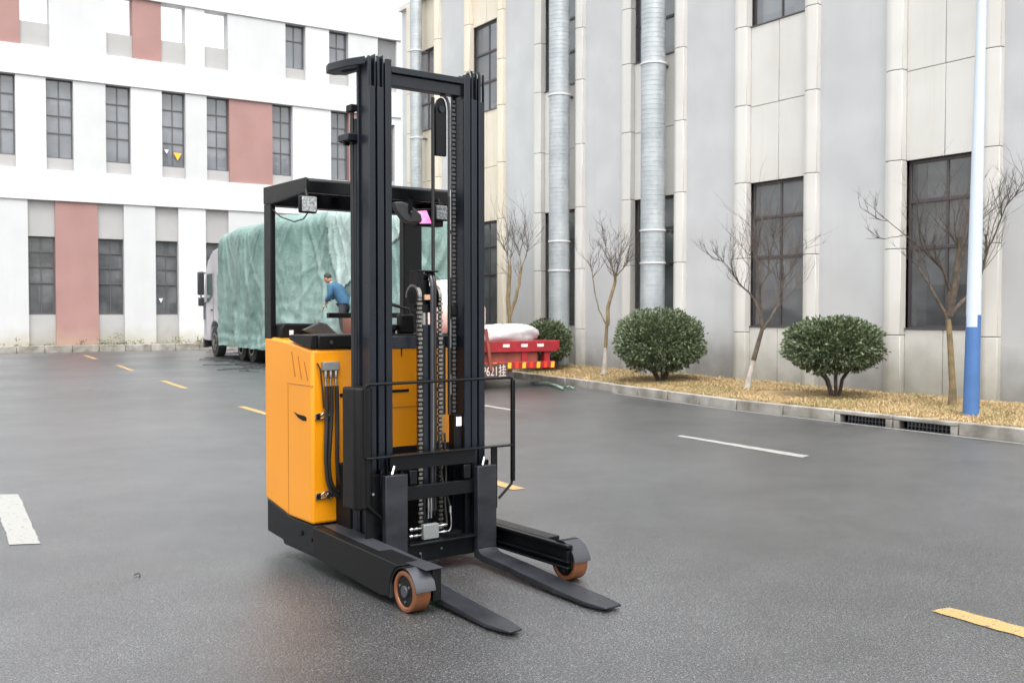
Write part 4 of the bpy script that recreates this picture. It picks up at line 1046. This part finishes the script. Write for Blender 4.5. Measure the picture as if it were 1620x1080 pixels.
        e = MB().ring((wx, yc+.006*sgn, .105), 'y', .1245, .1165, .116, 20, R(8), R(80)); e.build('fender_nose', M['worn'], t)
    MB().box(-.215, -.195, .004, .02, .045, .15).build('wheel_guard', M['worn'], t)
    # ---- mast
    XB, X0 = -.862, -.712; fl = .019
    def rail(y0, y1, zt, zfl, z0, flip, nm):
        r_ = MB(); wb = .013; c = (y0+y1)/2
        r_.box(X0-fl, X0, y0, y1, z0, zfl)                       # front flange
        r_.box(XB, XB+fl, y0, y1, z0, zt)                        # rear flange
        r_.box(XB+fl, X0-fl, c-wb/2, c+wb/2, z0, zt)             # web
        if zfl < zt: r_.box(X0-fl-.004, X0-.002, (y0 if not flip else y1-.006), (y0+.006 if not flip else y1), zfl, zt)
        return r_.build(nm, MA, t, bev=.0025)
    rail(.172, .212, 2.945, 2.776, .14, False, 'outer_rail'); rail(.226, .266, 2.95, 2.776, .13, False, 'middle_rail'); rail(.277, .317, 2.94, 2.94, .12, False, 'inner_rail')
    rail(.918, .960, 2.945, 2.776, .14, True, 'outer_rail'); rail(.866, .905, 2.95, 2.785, .13, True, 'middle_rail'); rail(.812, .857, 2.925, 2.925, .12, True, 'inner_rail')
    for ya in (.219, .2715, .911, .8615): MB().box(XB+.03, XB+.045, ya-.006, ya+.006, .15, 2.70).build('rail_spacer', D, t)
    for y in (.219, .2715, .912, .862):
        MB().ring((X0-.035, y, 2.925), 'y', .030, .022, .006, 20, R(-20), R(200)).build('hose_roller', M['alu'], t)
    for y in (.212, .262, .872, .922): MB().box(X0-.05, X0-.004, y-.003, y+.003, 2.776, 2.955).build('roller_plate', MA, t)
    # ties
    tb = MB(); tb.box(-.80, -.712, .3175, .8115, 2.868, 2.905); tb.box(-.80, -.735, .3175, .8115, 2.80, 2.867); tb.build('top_crossbeam', MA, t, bev=.003)
    tb = MB(); tb.box(-.86, -.79, .3175, .8115, 1.30, 1.372); tb.build('mast_crossbeam', MA, t, bev=.003)
    tb = MB(); tb.box(-.86, -.72, .3175, .8115, .12, .20); tb.build('mast_foot_tie', D, t, bev=.003)
    # rear top bow
    bow = [(-.74, .165), (-.86, .11), (-1.02, .075), (-1.09, .095), (-1.10, .15), (-1.05, .21), (-.90, .23), (-.864, .23), (-.864, .20), (-.95, .185), (-1.0, .16), (-.99, .14), (-.95, .135), (-.86, .165)]
    MB().prism(bow, 'z', 2.90, 2.945).build('mast_top_bow', MA, t, bev=.004)
    MB().prism([(-.864, .12), (-.98, .115), (-1.01, .15), (-1.0, .20), (-.864, .23)], 'z', 2.49, 2.53).build('hose_bracket', MA, t, bev=.004)
    MB().ring((-.93, .165, 2.475), 'y', .05, .03, .03, 20, R(0), R(180)).build('hose_guide', M['plastic'], t)
    MB().box(-.93, -.864, .14, .18, 2.655, 2.695).build('hose_clip', M['plastic'], t, bev=.004)
    MB().tube([(-.90, .165, 2.68), (-.905, .165, 2.5), (-.90, .165, 1.9), (-.90, .165, 1.2), (-.90, .165, .7)], .012, 8).build('mast_hose', M['rubber'], t)
    for y in (.19, .94): MB().tube([(-.905, y, .2), (-.905, y, 2.1), (-.905, y, 2.62)], [.028, .028, .018], 14).build('lift_cylinder', MA, t)
    # centre free-lift cylinder
    MB().tube([(-.79, .572, .18), (-.79, .572, 1.44)], .042, 20).build('free_lift_cylinder', MA, t, bev=.003)
    MB().tube([(-.79, .572, 1.44), (-.79, .572, 1.52)], .024, 14).build('cylinder_rod', M['steel'], t)
    hb = MB(); hb.box(-.83, -.75, .50, .63, 1.51, 1.56); hb.box(-.815, -.765, .545, .60, 1.56, 1.70); hb.box(-.83, -.74, .50, .545, 1.60, 1.755); hb.box(-.83, -.735, .50, .645, 1.748, 1.757); hb.build('crosshead', K, t, bev=.003)
    MB().box(-.752, -.735, .548, .585, 1.585, 1.615).build('tan_block', M['wood'], t)
    for y in (.505, .645):
        pl_ = MB().ring((-.79, y, 1.60), 'y', .062, .040, .022, 32).build('chain_pulley', M['plastic'], t)
        MB().cyl((-.79, y-.012, 1.60), (-.79, y+.012, 1.60), .042, 20).build('pulley_hub', D, pl_)
        arc = [(-.79+.066*math.cos(a), y, 1.60+.066*math.sin(a)) for a in [R(180-12*k) for k in range(16)]]
        c = MB(); c.chain(arc+[(-.724, y, .20)], .030, .025, (0, 1, 0)); c.build('lift_chain', M['chain'], t, smooth=0)
        c = MB(); c.box(-.732, -.716, y-.007, y+.007, .2, 1.60); c.build('chain_core', D, t)
    for k, (y, r_) in enumerate(((.598, .012), (.618, .012))):
        pts = [(-.83, y, 1.3)]+[(-.79+.06*math.cos(a)*.9, y, 1.66+.08*math.sin(a)) for a in [R(180-15*q) for q in range(13)]]+[(-.738, y, 1.5), (-.738, y, .34)]
        MB().tube(pts, r_, 10).build('hydraulic_hose', M['rubber'] if k else M['worn'], t)
        MB().tube([(-.735, y-.03, .30), (-.735, y-.03, .33), (-.735, y-.03, .345), (-.735, y-.03, .43)], [.009, .009, .013, .007], 10).build('hose_fitting', M['steel'], t)
    MB().tube([(-.725, .600, .60), (-.722, .600, 1.10)], .0035, 6).build('steel_pipe', M['steel'], t)
    # right hand hose pulley
    pp = MB().prism([(.652, 2.44), (.652, 2.71), (.657, 2.745), (.668, 2.77), (.688, 2.785), (.708, 2.78), (.722, 2.755), (.728, 2.72), (.728, 2.44)], 'x', -.80, -.775).build('hose_pulley', K, t, bev=.004)
    MB().cyl((-.774, .690, 2.715), (-.766, .690, 2.715), .020, 16).build('pulley_bolt', MA, pp)
    hh = [(-.765, .738, 2.2), (-.765, .738, 2.71), (-.765, .734, 2.75), (-.765, .722, 2.778), (-.765, .703, 2.794), (-.765, .68, 2.795)]
    MB().tube(hh, .009, 8).build('hydraulic_hose', M['grey_plastic'], t)
    MB().tube([(-.765, .738, .9), (-.765, .738, 2.2)], .012, 8).build('hydraulic_hose', M['rubber'], t)
    for z0, z1 in ((2.0, 2.24), (1.72, 1.98), (1.30, 1.47), (1.02, 1.14)): MB().tube([(-.757, .742, z0), (-.757, .742, z1)], .005, 6).build('steel_pipe', M['steel'], t)
    MB().tube([(-.79, .64, 2.78), (-.79, .64, 1.35), (-.79, .645, .3)], .011, 8).build('hydraulic_hose', M['rubber'], t)
    for y in (.71,): MB().tube([(-.80, y, .9), (-.80, y, 1.32)], .02, 8).build('hydraulic_hose', M['rubber'], t)
    c = MB(); c.chain([(-.77, .772, 2.78), (-.77, .772, .88)], .024, .025, (0, 1, 0)); c.build('side_chain', M['grey_plastic'], t, smooth=0)
    c = MB().box(-.775, -.765, .766, .778, .88, 2.78).build('chain_core', D, t)
    MB().box(-.80, -.76, .755, .80, 1.49, 1.56).build('chain_anchor', K, t, bev=.006)
    MB().box(-.79, -.735, .75, .806, .50, .90).build('chain_bracket', K, t)
    MB().box(-.7345, -.732, .765, .803, .83, .885).build('white_sticker', M['sticker'], t, smooth=0)
    # ---- left cover box
    MB().prism([(-.80, .04), (-.655, .04), (-.635, .06), (-.635, .135), (-.655, .155), (-.80, .155)], 'z', .415, 1.095).build('side_cover', M['plastic'], t, bev=.014, seg=3)
    MB().cyl((-.640, .145, .50), (-.630, .145, .50), .008, 10).build('cover_screw', M['steel'], t)
    # manifold, hoses and latches on the front-left corner
    mf = MB().box(XF, XF+.035, .058, .165, 1.170, 1.222).build('valve_manifold', M['alu'], t, bev=.004)
    MB().tube([(XF+.01, .03, 1.215), (XF+.02, .045, 1.18), (XF+.02, .06, 1.05), (XF+.02, .065, .95)], .005, 6).build('thin_cable', M['rubber'], t)
    for k, y in enumerate((.08, .112, .145)):
        MB().tube([(XF+.02, y, 1.17), (XF+.02, y, 1.15), (XF+.02, y, 1.13), (XF+.02, y, 1.125), (XF+.02, y, 1.075)], [.008, .011, .011, .007, .009], 10).build('hose_fitting', M['steel'], t)
    hp = [[(.08, 1.08), (.080, .90), (.068, .75), (.068, .62), (.085, .50), (.14, .43), (.26, .40)],
          [(.112, 1.08), (.110, .90), (.092, .75), (.085, .62), (.10, .51), (.15, .45), (.26, .42)],
          [(.145, 1.08), (.148, .90), (.140, .75), (.140, .62), (.155, .52), (.19, .45), (.26, .41)]]
    def cr(P_, n=6):
        out = []; P_ = [Vector(p) for p in P_]
        for i in range(len(P_)-1):
            p0, p1, p2, p3 = P_[max(i-1, 0)], P_[i], P_[i+1], P_[min(i+2, len(P_)-1)]
            for k in range(n):
                u = k/n; out.append(.5*((2*p1)+(p2-p0)*u+(2*p0-5*p1+4*p2-p3)*u*u+(3*p1-p0-3*p2+p3)*u**3))
        return out+[P_[-1]]
    for h_ in hp: MB().tube(cr([(XF+.03+.015*(k_ > 1), y, z) for k_, (y, z) in enumerate(h_)]), .0125, 10).build('hydraulic_hose', M['rubber'], t)
    MB().tube(cr([(XF+.03, .205, .52), (XF+.03, .21, .40), (XF+.03, .205, .33), (XF+.02, .19, .27)]), .012, 8).build('hydraulic_hose', M['rubber'], t)
    for z in (.903, .434):
        l = MB(); l.box(XF, XF+.012, .018, .050, z-.020, z+.018); l.box(XF+.002, XF+.014, .050, .125, z-.018, z-.010); l.prism([(.05, z+.008), (.05, z), (.075, z+.018), (.125, z+.020), (.125, z+.026), (.075, z+.026)], 'x', XF+.002, XF+.012)
        l.tube([(XF+.016, .075, z), (XF+.016, .125, z+.003)], .013, 10); l.ring((XF+.018, .10, z), 'x', .02, .012, .012, 14)
        lo = l.build('draw_latch', M['steel'], t, bev=.002)
        MB().box(XF+.0125, XF+.015, .026, .042, z-.011, z+.009).build('latch_slot', D, lo)
    # ---- carriage
    XC = -.64
    ca = MB()
    ca.box(XC-.03, XC, .26, .84, .615, .695); ca.box(XC-.035, XC+.02, .10, 1.12, .6955, .706)
    ca.build('carriage_top_bar', K, t, bev=.003)
    MB().box(XC-.03, XC, .30, .86, .437, .518).build('carriage_mid_bar', K, t, bev=.003)
    cb = MB(); cb.box(XC-.03, XC-.005, .20, .97, .075, .178); cb.box(XC-.06, XC+.03, .37, .84, .1785, .190); cb.build('carriage_lower_bar', K, t, bev=.003)
    for y in (.215, .345, .79, .93): MB().box(XC-.07, XC-.031, y, y+.03, .10, .62).build('carriage_upright', K, t, bev=.003)
    MB().box(XC-.05, XC-.031, .12, .21, .20, .60).build('carriage_side_plate', K, t, bev=.003)
    for y in (.38, .75): MB().box(XC-.02, XC+.012, y, y+.05, .53, .61).build('hook_block', K, t, bev=.004)
    # load backrest rods
    XR_ = XC+.005
    MB().tube([(XR_, .095, .705), (XR_, .095, 1.085), (XR_, .098, 1.102), (XR_, .118, 1.111), (XR_, .6, 1.113), (XR_, 1.09, 1.115), (XR_, 1.108, 1.108), (XR_, 1.113, 1.09), (XR_, 1.113, .72), (XR_, 1.112, .50), (XR_, 1.105, .465), (XR_, 1.01, .385)], .0085, 8).build('load_backrest', M['plastic'], t)
    MB().box(XR_-.011, XR_+.011, 1.103, 1.127, .48, 1.10).build('backrest_bar', K, t, bev=.003)
    MB().tube([(XR_, .108, .70), (XR_, .108, .44), (XR_, .20, .36)], .0075, 8).build('backrest_strut', M['plastic'], t)
    for y in (.30, .575, .64, .80): MB().box(XR_-.006, XR_+.002, y-.004, y+.004, .706, 1.11) if False else None
    MB().box(XC-.02, XC-.002, .965, 1.005, .325, .695).build('side_bracket', K, t, bev=.003)
    # valve block between forks
    vb = MB().box(XC-.045, XC-.01, .485, .590, .195, .282).build('valve_block', M['alu'], t, bev=.004)
    f = MB()
    for z in (.262, .222):
        f.tube([(XC-.03, .40, z), (XC-.03, .415, z), (XC-.03, .425, z), (XC-.03, .45, z), (XC-.03, .455, z), (XC-.03, .485, z)], [.008, .012, .008, .011, .006, .006], 10)
        f.tube([(XC-.03, .59, z), (XC-.03, .62, z), (XC-.03, .63, z), (XC-.03, .65, z), (XC-.03, .66, z)], [.006, .006, .011, .010, .006], 10)
    f.tube(cr([(XC-.03, .65, .222), (XC-.03, .672, .225), (XC-.03, .685, .25), (XC-.03, .685, .30), (XC-.035, .68, .37)]), .006, 8)
    f.tube([(XC-.03, .68, .33), (XC-.033, .682, .37)], .009, 8)
    f.build('pipe_fitting', M['steel'], t)
    MB().tube(cr([(XC-.035, .68, .37), (XC-.04, .66, .45), (XC-.06, .64, .55), (XC-.06, .62, .8)]), .007, 8).build('hydraulic_hose', M['rubber'], t)
    MB().tube(cr([(XC-.035, .66, .27), (XC-.04, .65, .40), (XC-.06, .67, .55), (XC-.06, .66, .8)]), .007, 8).build('hydraulic_hose', M['rubber'], t)
    f = MB()
    for y, z in ((.455, .125), (.60, .135)): f.cyl((XC-.006, y, z), (XC+.002, y, z), .007, 10)
    f.build('carriage_bolt', M['steel'], t)
    # sensor with green light under the carriage
    s_ = MB(); s_.box(XC-.02, XC+.03, .47, .575, .035, .078); so = s_.build('floor_light', D, t, bev=.004)
    MB().ball((XC+.034, .492, .060), .009, n=8, m=6).build('led', M['green_led'], so)
    MB().tube([(XC, .46, .12), (XC+.02, .45, .09), (XC+.02, .47, .05)], .004, 6).build('sensor_cable', M['rubber'], so)
    # ---- forks
    for (h0, h1, t0, t1, lx) in ((.205, .348, .165, .290, .575), (.828, .966, .775, .932, .560)):
        fk = MB(); XH = XC+.045
        n = 12; vs = []; secs = [(XC, .598, 0), (XC, .11, 0)]
        # shank
        fk.box(XC+.001, XC+.043, h0, h1, .105, .598)
        # blade as lofted tapered sections along x
        S_ = [(XC+.001, .105, .052, 0), (XC+.043, .105, .045, 0), (XC+.065, .088, .040, .02), (XC+.10, .080, .038, .05), (XC+.40, .068, .030, .36), (-.0, .052, .020, .56), (.25, .040, .014, .76), (.42, .034, .012, .9), (.50, .032, .013, .96), (lx, .029, .018, 1.)]
        vs = []
        for (x, zt, zb_, u) in S_:
            a = h0+(t0-h0)*u; b_ = h1+(t1-h1)*u
            if x > .45:
                q = (x-.45)/(lx-.45)*.032; a += q; b_ -= q*.6
            vs += [(x, a, zb_), (x, b_, zb_), (x, b_, zt), (x, a, zt)]
        m_ = len(S_); fs = [(i*4+k_, i*4+(k_+1) % 4, (i+1)*4+(k_+1) % 4, (i+1)*4+k_) for i in range(m_-1) for k_ in range(4)]+[(0, 3, 2, 1), (m_*4-4, m_*4-3, m_*4-2, m_*4-1)]
        fk.add(vs, fs); fo = fk.build('fork', M['fork'], t, bev=.004)
        MB().tube([(XC+.02, (h0+h1)/2-.02, .598), (XC-.005, (h0+h1)/2+.01, .64)], .009, 8).build('fork_pin', M['steel'], fo)
reach_truck()

# ================================================================== SMALL GROUND ITEMS
# wet green strap by the trailer
mb = MB(); pts = [(838, 606), (850, 610), (868, 609.5), (880, 614), (892, 618), (900, 615), (908, 617)]
P3 = [gnd(*p)+Vector((0, 0, .03)) for p in pts]
mb.tube([p+Vector((0, random.uniform(-.03, .03), random.uniform(-.01, .03))) for p in P3], [.012, .04, .035, .03, .035, .02, .03], 8)
o = mb.build('green_sheet', M['cloth_green'], None, smooth=180, base=tuple(P3[2])); o.location = P3[2]; tag(o, 'crumpled green strip of sheeting lying on the road beside the kerb', 'sheeting')
mb = MB(); p0 = gnd(212, 911)
mb.tube([p0+Vector((0, 0, .008)), p0+Vector((.02, .015, .015)), p0+Vector((.035, .0, .008)), p0+Vector((.04, -.02, .006))], .004, 6)
o = mb.build('twig', M['debris'], None, base=tuple(p0)); o.location = p0; tag(o, 'tiny dark twig on the asphalt at lower left', 'twig')
mb = MB(); rnd = random.Random(4)
for _ in range(90):
    px = rnd.uniform(345, 418); py = 563+(px-345)*.25+rnd.gauss(0, 5); p = gnd(px, max(552, py))+Vector((0, 0, .012)); a = rnd.uniform(0, 6.28); pts = [p]
    for k in range(5): a += rnd.uniform(-1, 1); p = p+Vector((math.cos(a)*.16, math.sin(a)*.22, rnd.uniform(-.004, .006))); pts.append(p)
    mb.tube(pts, .011, 5)
tag(mb.build('loose_netting', M['debris']), 'tangled dark netting strewn on the road below the truck wheels', 'netting', kind='stuff')
for o in bpy.data.objects:
    if '_base' in o: del o['_base']
